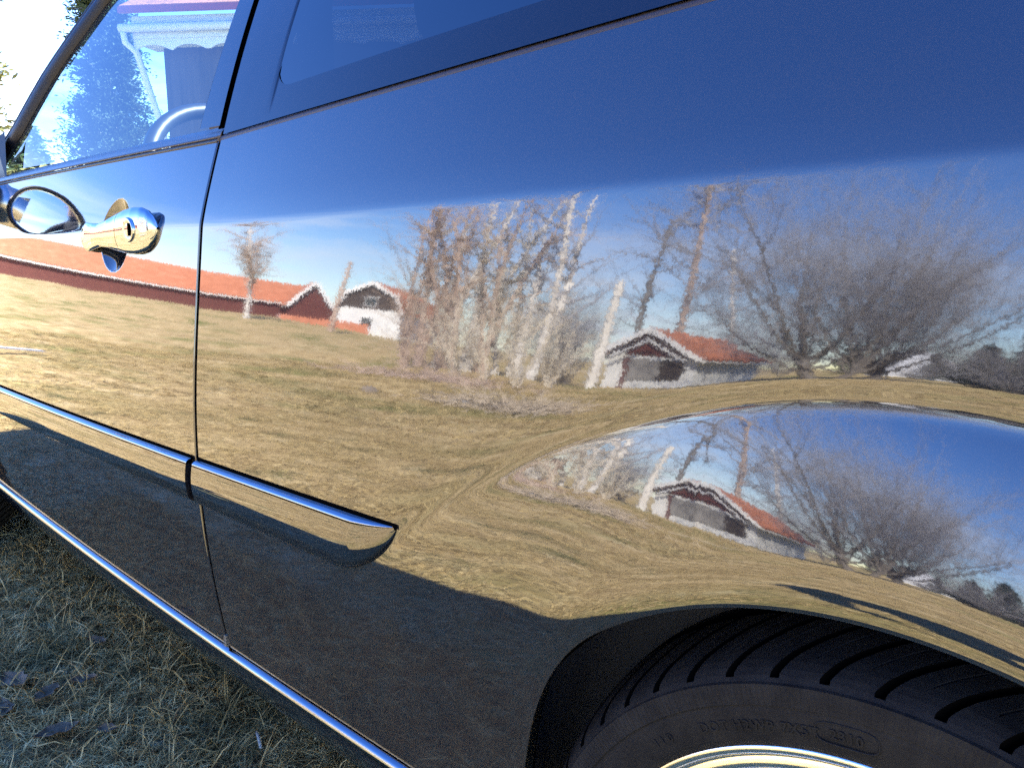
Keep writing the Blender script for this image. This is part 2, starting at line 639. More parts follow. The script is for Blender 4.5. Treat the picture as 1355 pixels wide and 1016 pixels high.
def nrm(fn, x, z, e=5e-4):
    sx = (fn(x + e, z) - fn(x - e, z)) / (2 * e)
    sz = (fn(x, z + e) - fn(x, z - e)) / (2 * e)
    n_ = np.stack([sx, -np.ones_like(sx), sz], -1)
    return n_ / np.linalg.norm(n_, axis=-1, keepdims=True)


def belt(x):
    x = np.asarray(x, float)
    return .99 + .023 * x + .051 * np.where(x > 0, x, 0) - .035 * np.clip(-1.1 - x, 0, 9)


def panel(name, xs, z0, z1, mat, parent, fn=S, vs_=None, rim=.014):
    """body panel over columns xs between z0(x) and z1(x), edges rolled inwards"""
    vs_ = np.linspace(0, 1, 140) if vs_ is None else vs_
    X = np.repeat(xs[:, None], len(vs_), 1)
    a, b = z0(xs)[:, None], z1(xs)[:, None]
    Z = a + (b - a) * vs_[None, :]
    P = np.stack([X, fn(X, Z), Z], -1)
    Nn = nrm(fn, X, Z)

    def rows(Pe, Ne, D):
        """edge row, outward direction D -> two extra rows"""
        D = D / np.linalg.norm(D, axis=-1, keepdims=True)
        inn = -Ne
        p1 = Pe + D * .0009 + inn * .0006
        n1 = Ne + D * .8
        n1 /= np.linalg.norm(n1, axis=-1, keepdims=True)
        p2 = Pe + D * .0013 + inn * .0022
        p3 = Pe + D * .0013 + inn * rim
        return [(p1, n1), (p2, D), (p3, D)]
    lo = rows(P[0], Nn[0], P[0] - P[1])
    hi = rows(P[-1], Nn[-1], P[-1] - P[-2])
    P = np.concatenate([[q[0] for q in lo[::-1]], P, [q[0] for q in hi]])
    Nn = np.concatenate([[q[1] for q in lo[::-1]], Nn, [q[1] for q in hi]])
    lo = rows(P[:, 0], Nn[:, 0], P[:, 0] - P[:, 1])
    hi = rows(P[:, -1], Nn[:, -1], P[:, -1] - P[:, -2])
    P = np.concatenate([np.stack([q[0] for q in lo[::-1]], 1), P, np.stack([q[0] for q in hi], 1)], 1)
    Nn = np.concatenate([np.stack([q[1] for q in lo[::-1]], 1), Nn, np.stack([q[1] for q in hi], 1)], 1)
    return grid_obj(name, P, mat, parent, normals=Nn)


car = empty('car', (-.4, .86, 0), 'dark glossy three-door car parked on dry lawn, seen from its rear left side', 'car')
SILL_Z = .332


def arch_low(xw):
    def f(xs):
        th = np.linspace(0, 180, 1441)
        r_ = lip_r(th)
        ax, az_ = xw - r_ * np.cos(np.radians(th)), ZW + r_ * np.sin(np.radians(th))
        return np.maximum(SILL_Z, np.interp(xs, ax, az_, left=0, right=0))
    return f


def cat_lin(*seg):
    out = [np.arange(a, b, s) for a, b, s in seg]
    v = np.concatenate(out + [[seg[-1][1]]])
    return v[np.concatenate([[True], np.diff(v) > 3e-4])]


GAP = .0052
qx = cat_lin((GAP, .50, .005), (.50, .565, .001), (.565, .62, .0025), (.62, 1.06, .004), (1.06, 1.16, .0025), (1.16, 1.225, .001), (1.225, 1.62, .01))
qv = np.concatenate([np.linspace(0, .06, 24)[:-1], np.linspace(.06, 1, 130)])
quarter = panel('quarter_panel', qx, arch_low(XW), lambda x: belt(x) - .003, PAINT, car, vs_=qv)
tag(quarter, 'rear quarter panel with a flared wheel arch, mirroring the garden')
dx = cat_lin((-1.24, -.335, .008), (-.335, -.19, .0016), (-.19, -GAP, .006))
_v = cat_lin((0, .70, .009), (.70, .925, .0030), (.925, 1.0, .006))
door = panel('door', dx, lambda x: np.full_like(x, SILL_Z), lambda x: belt(x) - .003, PAINT, car, fn=S_door, vs_=_v)
XF = XW - WB
fx = cat_lin((XF - .47, XF - .36, .006), (XF - .36, XF - .28, .002), (XF - .28, XF + .32, .006), (XF + .32, XF + .36, .002), (XF + .36, -1.24 - 2 * GAP, .006))
fender = panel('front_fender', fx, arch_low(XF), lambda x: belt(x) - .003 - .10 * np.clip((-1.3 - x) / .9, 0, 1), PAINT, car, vs_=np.linspace(0, 1, 70))

# dark backing behind the shut lines
mb = MB()
for xg in (0.0, -1.243):
    zz = np.linspace(.324, 1.0, 40)
    y_ = S(np.full_like(zz, xg), zz) + .0030
    P = np.stack([np.stack([np.full_like(zz, xg - .0042), y_, zz], -1), np.stack([np.full_like(zz, xg + .0042), y_, zz], -1)])
    grid_obj('shut_line_seal', P, BLACK, car)

# ---- side mouldings with chrome top strip


def mould_top(x):
    return .597 + .024 * x


MT = np.linspace(0, 1, 26)


def moulding(x0, x1, parent, tip=False):
    xs = np.linspace(x0, x1, 90)
    if tip:
        xs = np.concatenate([np.linspace(x0, x1 - .12, 40), np.linspace(x1 - .118, x1, 60)])
    top = mould_top(xs)
    hgt = .057 + .014 * np.clip(xs, 0, 1)
    if tip:
        u = np.clip((xs - (x1 - .095)) / .095, 0, 1)
        hgt = hgt * (1 - u ** 1.9) ** .8 + .0012
    # body of the moulding: bottom lip to just below the chrome
    P, Cc = [], []
    for x, t, h in zip(xs, top, hgt):
        z0 = t - h
        k = min(1, h / .055)
        zb = z0 + (h - .0062 * k) * (MT ** 1.4)
        MTT = MT ** 1.4
        base = S(x, zb)
        bul = k * (.0105 * np.sqrt(np.clip(1 - np.clip(1 - MTT / .16, 0, 1) ** 2, 0, 1)) + .0034 * np.sin(np.clip((MTT - .02) / .98, 0, 1) * math.pi * .92))
        bul[0] = -.004
        P.append(np.stack([np.full_like(zb, x), base - bul, zb], -1))
        a = np.linspace(-.15, math.pi / 2 + .2, 12)
        zc = (t - .0054 * k) + .0056 * k * np.sin(np.clip(a, 0, 9))
        yc = S(x, t - .0062 * k) - .0114 * k + (.0085 * k) * (1 - np.cos(a)) + .0002
        yc[0] += .002
        zc[0] -= .0006
        Cc.append(np.stack([np.full_like(zc, x), yc, zc], -1))
    m = grid_obj('side_moulding', np.array(P), PAINT_SM, parent)
    # end caps
    for idx in (0, -1):
        pts = np.array(P)[idx]
        back = pts.copy()
        back[:, 1] += .014
        mesh_obj('moulding_end', np.concatenate([pts, back]), grid_faces(2, len(pts)), SEAL, m)
    c = grid_obj('chrome_strip', np.array(Cc), STRIP, m, smooth=True)
    # line of black tape above the chrome
    xs2 = np.linspace(x0, x1 + (.001 if tip else 0), 60)
    Q = []
    for x in xs2:
        t = mould_top(x)
        Q.append([(x, float(S(x, t)) - .0016, t - .003), (x, float(S(x, t + .002)) - .0018, t + .0008), (x, float(S(x, t + .004)) - .0010, t + .0024), (x, float(S(x, t + .005)) + .002, t + .0028)])
    grid_obj('black_seal_strip', np.array(Q), BLACK, m, smooth=False)
    return m


tag(moulding(-1.235, -.008, door), 'dark door moulding with a thin chrome top edge')
tag(moulding(.008, .392, quarter, True), 'dark moulding with a chrome top edge ending in a pointed tip')

# ---- sill with chrome strip
sx0 = np.linspace(XF + .36, XW - .335, 160)
Pc, Ps = [], []
for x in sx0:
    a = np.linspace(-.25, math.pi / 2 + .35, 14)
    zc = .320 + .0092 * np.sin(a)
    yb = float(S(x, .324))
    yc = yb - .008 + .0098 * (1 - np.cos(a))
    Pc.append(np.stack([np.full_like(zc, x), yc, zc], -1))
    zs = np.array([.3175, .3145, .310, .303, .294, .284, .272, .26, .25, .243, .238])
    al = np.array([0, .0005, .001, .0028, .0065, .0115, .018, .026, .034, .043, .06])
    Ps.append(np.stack([np.full_like(zs, x), yb - .004 + al, zs], -1))
sill = grid_obj('sill', np.array(Ps)[:, ::-1], PAINT_SM, car)
grid_obj('sill_chrome_strip', np.array(Pc), STRIP, sill)
# little rubber plug at the foot of the shut line
mb = MB()
for k in range(4):
    mb.box((-.004 + .0006 * k, float(S(0, .34)) - .0035, .333 + .0042 * k), (.0035, float(S(0, .34)) + .004, .3362 + .0042 * k))
mb.build('door_foot_seal', simple('foot_seal', (.16, .14, .10), .6), car)

# ---- greenhouse


def G(x, z):
    x = np.asarray(x, float)
    zb = belt(x)
    h = z - zb
    return S(x, zb) + .002 + h * math.tan(R(19)) + h * h * .32


def gpatch(name, P2, mat, parent, off=0.0, nu=24, nv=24, smooth=True):
    """P2: function (u,v)->(x,z) on the side-glass surface"""
    u, v = np.meshgrid(np.linspace(0, 1, nu), np.linspace(0, 1, nv), indexing='ij')
    x, z = P2(u, v)
    return grid_obj(name, np.stack([x, G(x, z) + off, z], -1), mat, parent, smooth=smooth)


def lin(a, b, t):
    return a + (b - a) * t


# window side lines on the side-glass surface: B pillar front/rear edge and A pillar (x as function of z)


def xb_front(z):
    return -.060 - .03 * (z - 1.0)


def xb_gap(z):
    return .000 - .09 * (z - 1.0)


AP = np.array([[.90, -1.20], [1.00, -1.03], [1.075, -.93], [1.17, -.855], [1.30, -.715], [1.37, -.60], [1.42, -.45]])


def xa(z):
    return np.interp(z, AP[:, 0], AP[:, 1])


ZT = 1.345


def dg(u, v):
    z = lin(1.0, ZT, v)
    zbot = .995
    z = lin(zbot, ZT, v)
    x = lin(xa(z) + .012, xb_front(z), u)
    z = np.maximum(z, belt(x) + .004)
    return x, z


dglass = gpatch('door_window', dg, GLASS, door, off=.010)
tag(dglass, 'door window glass mirroring the pale sky')
STRIPSEAL = simple('satin_rubber', (.02, .022, .026), .32, ior=1.8)
# belt weather strip under the door glass: upper rubber, thin chrome bead, lower rubber
for nm, z0, z1, o0, o1, mt in (('weather_strip', .0045, .017, -.001, .007, STRIPSEAL), ('thin_bead', .0012, .0045, -.0035, -.0015, simple('brown_bead', (.03, .022, .02), .5)), ('lower_seal', -.006, .0012, -.0005, -.0025, SEAL)):
    xs = np.linspace(-1.15, -.003, 80)
    Q = []
    for x in xs:
        zb = float(belt(x))
        Q.append([(x, float(G(x, zb + lin(z0, z1, t))) + lin(o0, o1, t) - .002 * math.sin(math.pi * t), zb + lin(z0, z1, t)) for t in np.linspace(0, 1, 7)])
    grid_obj(nm, np.array(Q), mt, door)


def bp(u, v):
    z = lin(1.006, ZT, v)
    return lin(xb_front(z) + .004, xb_gap(z) - .004, u), z


gpatch('b_pillar_trim', bp, GLOSS_BLACK, door, off=-.004)


def bseal(u, v):
    z = lin(1.008, ZT, v)
    return lin(xb_front(z) - .010, xb_front(z) + .005, u), z


gpatch('b_pillar_seal', bseal, SEAL, door, off=.002)


def bgap(u, v):
    z = lin(1.0, ZT + .02, v)
    return lin(xb_gap(z) - .022, xb_gap(z) + .022, u), z


gpatch('b_pillar_gap', bgap, BLACK, car, off=.004)
# A pillar: outer painted rail + black seal
zA = np.linspace(.93, 1.40, 60)
Q1, Q2, Q3 = [], [], []
for z in zA:
    x = float(xa(z))
    y = float(G(x, z))
    Q2.append([(x + .016, y + .006, z - .006), (x + .006, y - .003, z - .002), (x - .006, y - .004, z + .003), (x - .014, y - .001, z + .007), (x - .018, y + .004, z + .008)])
    a = np.linspace(-.6, 2.4, 14)
    Q1.append([(x - .015 - .012 * math.sin(t * .52 + .3), y + .006 - .007 * math.cos(t) + .02 * max(0, t - 1), z + .007 + .010 * (t + .6) / 3) for t in a])
ap = grid_obj('a_pillar', np.array(Q1), SEAL, car)
grid_obj('a_pillar_seal', np.array(Q2), SEAL, ap)

# quarter glass: one bonded pane, black printed border, clear field inside
QC = 1.34


def qg_outer(u, v):
    x0 = .006
    x = lin(x0, 1.28, u)
    zb = belt(x) + .0045
    zt = 1.345 - .16 * sst(.5, 1.35, x)
    z = lin(zb, zt, v)
    x = x - .09 * (z - 1.0) * (1 - u) - .12 * v * u
    return x, z


u_ = np.linspace(0, 1, 150)
v_ = np.linspace(0, 1, 60)
U, V = np.meshgrid(u_, v_, indexing='ij')
qxg, qzg = qg_outer(U, V)
Pq = np.stack([qxg, G(qxg, qzg) - .001, qzg], -1)
qpane = grid_obj('quarter_window', Pq, GLASS_TINT, quarter)
tag(qpane, 'dark tinted rear quarter window bonded above the panel')
# printed border: frame strip mesh 0.6 mm inside the pane with a rounded inner opening


Q = []
for x in np.linspace(-.002, 1.27, 120):
    zb = float(belt(x))
    Q.append([(x, float(S(x, zb - .004)) + .0022, zb - .0045), (x, float(S(x, zb)) + .0005, zb - .0012), (x, float(G(x, zb)) - .0008, zb + .0015), (x, float(G(x, zb + .005)) + .003, zb + .0056)])
grid_obj('belt_seal', np.array(Q), simple('brown_seal', (.035, .026, .024), .5), quarter, smooth=True)
inner = []
cz_ = .041                     # border height above belt
xl = .100


def inner_lo(x):
    return belt(x) + cz_ - .004 * sst(.2, 1.0, x)


xs = np.linspace(.006, 1.28, 260)
# lower border strip
Q = []
for x in xs:
    lo = float(belt(x)) + .0046
    hi = float(inner_lo(x))
    if x < xl + .035:
        t = max(0.0, (xl + .035 - x) / .035)
        hi = hi + (.035 - .035 * math.sqrt(max(0, 1 - min(1, t) ** 2))) * 1.0
    if x < xl:
        hi = 1.34
    Q.append([(x - .09 * (lin(lo, hi, k) - 1.0) * max(0, 1 - x / .14), 0, lin(lo, hi, k)) for k in np.linspace(0, 1, 12)])
Q = np.array(Q)
Q[..., 1] = G(Q[..., 0], Q[..., 2]) + .0012
fr = grid_obj('printed_border', Q, FRIT, qpane)
# same border on the outer face so that it mirrors like the paint
Q2 = Q.copy()
Q2[..., 1] -= .0032
grid_obj('border_gloss', Q2, FRIT, qpane)

# roof, windscreen, bonnet, tailgate
YC = .86


def top_patch(name, stations, mat, parent=car, n=22, flip=False):
    """stations: list of (x, y_edge, z_edge, crown) -> patch spanning edge to mirrored edge"""
    P = []
    for x, ye, ze, cr_ in stations:
        t = np.linspace(-1, 1, n)
        y = YC + t * (YC - ye)
        z = ze + cr_ * (1 - np.abs(t) ** 2.6)
        xx = np.full_like(y, x) if not isinstance(x, tuple) else x[0] + x[1] * (1 - t * t)
        P.append(np.stack([xx, y, z], -1))
    return grid_obj(name, np.array(P), mat, parent, flip=flip)


def gy(x, z):
    return float(G(x, z))


roof_st = []
for x in np.linspace(-.52, 1.22, 22):
    ze = 1.345 + .05 * (1 - ((x - .25) / 1.0) ** 2)
    ze = max(ze, 1.345) if x < .9 else 1.345 - .16 * float(sst(.5, 1.35, x))
    roof_st.append((float(x), gy(x, min(ze, 1.345)) + .0, min(ze, 1.35), .085))
roof = top_patch('roof', roof_st, PAINT_SM)
# roof side rail closing the gap above the side glass
Q = []
for x in np.linspace(-.75, 1.22, 40):
    zt = 1.335 if x < .5 else 1.335 - .16 * float(sst(.5, 1.35, x))
    y = gy(x, zt)
    Q.append([(x, y - .004, zt - .012), (x, y - .004, zt), (x, y + .01, zt + .016), (x, y + .04, zt + .03), (x, y + .10, zt + .05)])
grid_obj('roof_rail', np.array(Q), PAINT_SM, car)
ws = []
for k in np.linspace(0, 1, 14):
    z = lin(.985, 1.36, k)
    x = float(xa(z)) - .03
    ws.append(((x, -.12 * (1 - k) - .06), gy(max(x, -1.2), z) + .02, z, .045))
top_patch('windscreen', ws, GLASS_IN)
hs = []
for k in np.linspace(0, 1, 16):
    x = lin(-1.22, -2.20, k)
    hs.append(((x, -.12), float(S(max(x, XF - .46), .88)) + .03, .955 - .10 * k - .09 * k ** 5, .05))
top_patch('bonnet', hs, PAINT_SM, flip=True)
tg = []
for k in np.linspace(0, 1, 14):
    z = lin(1.30, .60, k)
    tg.append(((1.22 + .50 * k ** .8, .05), .16 + .02 * (1 - k) + .08 * (1 - k), z, .02))
top_patch('tailgate', tg, PAINT_SM)


def bumper(name, x0, x1, sgn):
    P = []
    for z, o in ((.24, -.05), (.30, 0), (.42, .03), (.55, .03), (.64, .0), (.70, -.05)):
        row = []
        for t in np.linspace(-1, 1, 30):
            y = YC + t * .80
            x = x1 + sgn * o - sgn * (x1 - x0) * sgn * abs(t) ** 4
            row.append((x, y, z))
        P.append(row)
    return grid_obj(name, np.array(P), PAINT_SM, car)


bumper('front_bumper', XF - .40, XF - .62, -1)
bumper('rear_bumper', 1.50, 1.74, 1)
for y0, y1 in ((.12, .42), (1.30, 1.60)):
    MB().box((XF - .60, y0, .60), (XF - .42, y1, .74)).build('headlamp', DARKGLASS, car)
mb = MB().box((XF - .40, .14, .22), (1.55, 1.58, .26))
mb.build('underbody', BLACK, car)

# ---- interior
mb = MB().box((-1.2, .16, .26), (1.4, 1.56, .30))
mb.build('cabin_floor', INTERIOR, car)
# inner door skins (near and far) and luggage side
mb = MB().box((-1.18, .115, .30), (1.3, .135, .93))
mb.build('inner_trim', INTERIOR, car)
mb = MB().box((-1.18, 1.585, .30), (1.3, 1.605, .93))
mb.build('inner_trim', INTERIOR, car)
dash = []
for y in np.linspace(.17, 1.55, 20):
    dash.append([(-1.30, y, .93), (-1.10, y, .955), (-.98, y, .96), (-.93, y, .94), (-.915, y, .88), (-.95, y, .70), (-1.0, y, .4)])
grid_obj('dashboard', np.array(dash), INTERIOR, car)


def seat(name, xc, yc, w=.50, back_lean=.22):
    root = mesh_obj(name, *_cushion((xc - .50, yc - w / 2, .36), (xc + .02, yc + w / 2, .52)), INTERIOR, car, True)
    P = []
    for v in np.linspace(0, 1, 16):
        z = .48 + .62 * v
        x = xc + back_lean * v
        hw = w / 2 * (1 - .28 * v ** 3)
        ring = []
        for t in np.linspace(0, 2 * math.pi, 25)[:-1]:
            c, s_ = math.cos(t), math.sin(t)
            ring.append((x + .06 * math.copysign(abs(c) ** .6, c) * (1 - .3 * v), yc + hw * math.copysign(abs(s_) ** .5, s_), z))
        P.append(ring)
    P.append([(x, yc, z + .01)] * 24)
    P = np.array(P).transpose(1, 0, 2)
    grid_obj('backrest', P, INTERIOR, root, wrap_u=True, flip=True)
    P = []
    for v in np.linspace(0, 1, 12):
        a = math.pi * (v - .5)
        ring = []
        for t in np.linspace(0, 2 * math.pi, 21)[:-1]:
            c, s_ = math.cos(t), math.sin(t)
            ca = max(.02, math.cos(a)) ** .5
            ring.append((xc + back_lean * 1.12 + .05 * ca * math.copysign(abs(c) ** .7, c), yc + .13 * ca * math.copysign(abs(s_) ** .6, s_), 1.22 + .085 * math.copysign(abs(math.sin(a)) ** .7, math.sin(a))))
        P.append(ring)
    P = np.array(P).transpose(1, 0, 2)
    grid_obj('headrest', P, INTERIOR, root, wrap_u=True, flip=True)
    for s_ in (-.05, .05):
        v, f = sweep([(xc + back_lean * 1.0, yc + s_, 1.05), (xc + back_lean * 1.1, yc + s_, 1.16)], .006, 8)
        mesh_obj('headrest_post', v, f, CHROME, root, True)
    return root


def _cushion(a, b):
    P = []
    for v in np.linspace(0, 1, 8):
        z = lin(a[2], b[2], v)
        k = 1 - .12 * (2 * v - 1) ** 4
        ring = []
        for t in np.linspace(0, 2 * math.pi, 25)[:-1]:
            c, s_ = math.cos(t), math.sin(t)
            ring.append(((a[0] + b[0]) / 2 + k * (b[0] - a[0]) / 2 * math.copysign(abs(c) ** .4, c), (a[1] + b[1]) / 2 + k * (b[1] - a[1]) / 2 * math.copysign(abs(s_) ** .4, s_), z))
        P.append(ring)
    P.append([((a[0] + b[0]) / 2, (a[1] + b[1]) / 2, b[2])] * 24)
    P = np.array(P).transpose(1, 0, 2)
    return P.reshape(-1, 3), grid_faces(P.shape[0], P.shape[1], True, True)


seat('front_seat', -.22, .50)
seat('front_seat', -.22, 1.22)
seat('rear_seat', .72, .55, .62)
seat('rear_seat', .72, 1.17, .62)
# belt guide on the inside of the B pillar
mb = MB().box((-.035, .205, 1.075), (.012, .225, 1.20)).box((-.028, .195, 1.125), (.004, .206, 1.15))
mb.build('belt_guide', INT_GREY, car)
mb = MB().box((-.03, .20, .5), (.018, .204, 1.10))
mb.build('seat_belt', simple('belt_web', (.10, .10, .11), .8), car)
# steering wheel
t = np.linspace(0, 2 * math.pi, 49)
tilt = R(28)
sc = Vector((-.74, .50, .975))
Msw = Matrix.Translation(sc) @ Matrix.Rotation(-tilt, 4, 'Y')
ringp = [tuple(Msw @ Vector((0, .185 * math.cos(a), .185 * math.sin(a)))) for a in t]
v, f = sweep(ringp, .017, 10, False)
sw = mesh_obj('steering_wheel', v, f, LEATHER, car, True)
mb = MB()
mb.box((-.03, -.07, -.055), (.02, .07, .055), Msw)
mb.box((-.012, -.18, -.02), (.008, -.06, .02), Msw)
mb.box((-.012, .06, -.02), (.008, .18, .02), Msw)
mb.box((-.012, -.02, -.18), (.008, .02, -.05), Msw)
mb.build('steering_hub', LEATHER, sw)
# interior rear view mirror
mb = MB().box((-.78, .75, 1.26), (-.75, .97, 1.32))
mb.build('rear_view_mirror', LEATHER, car)

# ---- door mirror
M0 = np.array([-1.045, -.045, .975])


def mirror_shell():
    P = []
    for u in np.linspace(0, 1, 14):
        k = math.sqrt(max(0.0, 1 - (1 - u) ** 2.2))
        x = -.075 + .10 * u
        ring = []
        for a in np.linspace(0, 2 * math.pi, 41)[:-1]:
            c, s_ = math.cos(a), math.sin(a)
            hy = .084 if c < 0 else .090
            yy = hy * math.copysign(abs(c) ** .85, c) * k
            zz = .062 * math.copysign(abs(s_) ** .85, s_) * k * (1 - .28 * (c < 0) * abs(c))
            ring.append((M0[0] + x, M0[1] + yy, M0[2] + zz))
        P.append(ring)
    rim = np.array(P[-1])
    inn = M0 + (rim - M0) * .90
    inn[:, 0] = rim[:, 0] + .001
    P.append(inn.tolist())
    inn2 = inn.copy()
    inn2[:, 0] -= .012
    P.append(inn2.tolist())
    return np.array(P).transpose(1, 0, 2), inn2


Pm, inn = mirror_shell()
dm = grid_obj('door_mirror', Pm, CHROME, door, wrap_u=True)
cen = inn.mean(0)
mesh_obj('mirror_glass', np.concatenate([inn + np.array([.002, 0, 0]), [cen + np.array([.004, 0, 0])]]), [(i, (i + 1) % 40, 40) for i in range(40)], MIRROR, dm, True)
rimP = np.array([M0 + (Pm[:, -3] - M0) * k + np.array([o, 0, 0]) for k, o in ((1.005, -.008), (1.015, .002), (.955, .004), (.90, .001))]).transpose(1, 0, 2)
grid_obj('mirror_rim', rimP, SEAL, dm, wrap_u=True)
v, f = sweep([(-1.075, .075, .955), (-1.07, .045, .958), (-1.06, .0, .965)], [.050, .044, .046], 14)
mesh_obj('mirror_stalk', v, f, SILVER, dm, True)
v, f = [], []
mesh_obj('mirror_base', [(-1.17, gy(-1.1, 1.0) - .008, .962), (-.90, gy(-.9, 1.0) - .006, .966), (-.905, gy(-.9, 1.01) - .006, 1.012), (-.97, gy(-.97, 1.06) - .006, 1.075), (-1.0, gy(-1.0, 1.03) - .006, 1.06)],
         [(0, 1, 2, 3, 4)], SEAL, dm)

# ---- door handle
HO = -.092                                  # handle offset along the door


def handle_section(x):
    u = (x - HO + .287) / .26
    zc = .866 + .016 * u
    hz = np.interp(u, [0, .015, .04, .09, .16, .26, .38, .50, .60, .70, .80, .88, .94, .975, .992, 1.0], [.002, .009, .0145, .0200, .0215, .0190, .0165, .0195, .0260, .0300, .0312, .0295, .0245, .0170, .0095, .002])
    yo = np.interp(u, [0, .02, .07, .16, .30, .50, .66, .80, .90, .96, .99, 1.0], [.001, .007, .0125, .0170, .0200, .0205, .0190, .0165, .0135, .0095, .004, .001])
    yi = np.interp(u, [0, .08, .16, .22, .52, .60, 1.0], [-.004, -.004, .002, .006, .006, -.004, -.004])
    return zc, hz, yo, yi


def handle_part(x0, x1, n):
    P = []
    for x in np.linspace(x0, x1, n):
        zc, hz, yo, yi = handle_section(x)
        base = float(S(-.16, .872)) + .06 * 0
        base = float(S(x, .872))
        ring = []
        for a in np.linspace(0, 2 * math.pi, 37)[:-1]:
            c, s_ = math.cos(a), math.sin(a)
            mid, half = (yo + yi) / 2, (yo - yi) / 2
            yy = base - mid - half * math.copysign(abs(c) ** .9, c)
            ring.append((x, yy, zc + hz * math.copysign(abs(s_) ** .95, s_)))
        P.append(ring)
    return np.array(P).transpose(1, 0, 2)


Ph = handle_part(-.287 + HO, -.122 + HO, 70)
handle = grid_obj('door_handle', Ph, CHROME, door, wrap_u=True, flip=True)
tag(handle, 'chrome pull handle over a round finger recess')
Ph2 = handle_part(-.1205 + HO, -.027 + HO, 50)
cap = grid_obj('handle_cap', Ph2, CHROME, handle, wrap_u=True, flip=True)
# key lock: domed disc in the cap
zc, hz, yo, yi = handle_section(-.078 + HO)
lk = []
base = float(S(-.08 + HO, .88)) - yo
for rr, o in ((.0165, .004), (.0165, -.0015), (.0150, -.003), (.010, -.0012), (.005, .0005), (.0005, .001)):
    lk.append([(-.080 + HO + rr * .95 * math.cos(a), base + o, .880 + rr * math.sin(a)) for a in np.linspace(0, 2 * math.pi, 33)[:-1]])
lock = grid_obj('key_lock', np.array(lk).transpose(1, 0, 2), CHROME, handle, wrap_u=True, flip=True)
MB().box((-.0775 + HO, base - .0034, .872), (-.0725 + HO, base + .002, .889)).build('key_slot', BLACK, lock)

# ---- wheels
YT = .024                                   # outer face of the tyre


def tyre_profile():
    pts = [(.234, .034), (.237, .026), (.241, .0225), (.2425, .0215), (.247, .0205), (.252, .0195), (.258, .019), (.264, .019), (.2675, .0195), (.2685, .0180), (.2760, .0185), (.2825, .0195), (.2835, .0215),
           (.287, .0245), (.2905, .0285), (.2940, .034), (.2970, .041), (.2995, .049), (.3020, .058), (.3045, .068), (.3065, .079), (.3080, .090), (.3092, .101), (.3100, .112), (.3105, .123)]
    p = np.array(pts)
    m = p[::-1].copy()
    m[:, 1] = .246 - m[:, 1]
    return np.concatenate([p, m[1:]])


TP = tyre_profile()
# refine the tread part
segs = []
for a, b in zip(TP[:-1], TP[1:]):
    n = 3 if a[0] > .283 else 1
    for k in range(n):
        segs.append(a + (b - a) * k / n)
segs.append(TP[-1])
TP = np.array(segs)
NT = 1560


def tread(rv, yv, ang):
    """radial offset of the tread (grooves), arrays broadcast"""
    d = np.zeros(np.broadcast(rv, yv, ang).shape)
    yy = np.where(yv > .123, .246 - yv, yv)
    tr_ = rv > .2838
    pitch = 2 * np.pi / 52
    sweepa = ang
    ph = (sweepa / pitch) % 1.0
    wide = np.abs(ph - .5) < .075
    d = np.where(tr_ & wide & (yy > .0235) & (yy < .092), -.0075, d)
    ph2 = ((sweepa + pitch * .47) / pitch) % 1.0
    thin = np.abs(ph2 - .5) < .018
    d = np.where(tr_ & thin & (yy > .040) & (yy < .088), -.0022, d)
    circ = (np.abs(yy - .098) < .0055)
    d = np.where(tr_ & circ, -.0065, d)
    # notches just under the shoulder and fine radial ribs on the sidewall
    rib = (np.floor(ang / (2 * np.pi) * NT / 2) % 2) * .0003
    band = (rv > .2683) & (rv < .2829)
    return d, np.where(band, rib, 0.0)


def make_tyre(name, parent, xw, mat):
    ang = np.linspace(0, 2 * np.pi, NT, endpoint=False)
    A, Rv = np.meshgrid(ang, TP[:, 0], indexing='ij')
    _, Yv = np.meshgrid(ang, TP[:, 1], indexing='ij')
    d, rib = tread(Rv, Yv, A)
    Rr = Rv + d
    yy = np.where(Yv > .123, .246 - Yv, Yv)
    A = A - 2.3 * np.clip(yy - .026, 0, .07) - 10.0 * np.clip(yy - .03, 0, .07) ** 2
    sgn = np.where(Yv < .123, -1, 1)
    P = np.stack([xw + Rr * np.cos(A), Yv + sgn * rib, ZW + Rr * np.sin(A)], -1)
    o = grid_obj(name, P, mat, parent, wrap_u=True, smooth=False, flip=False)
    o.data.materials.append(BLACK)
    dj = np.roll(d, -1, 0)
    deep = np.minimum(np.minimum(d[:, :-1], d[:, 1:]), np.minimum(dj[:, :-1], dj[:, 1:])) < -.004
    o.data.polygons.foreach_set('material_index', deep.reshape(-1).astype(np.int32))  # groove faces coloured black, painting in the shade of the recesses
    return o


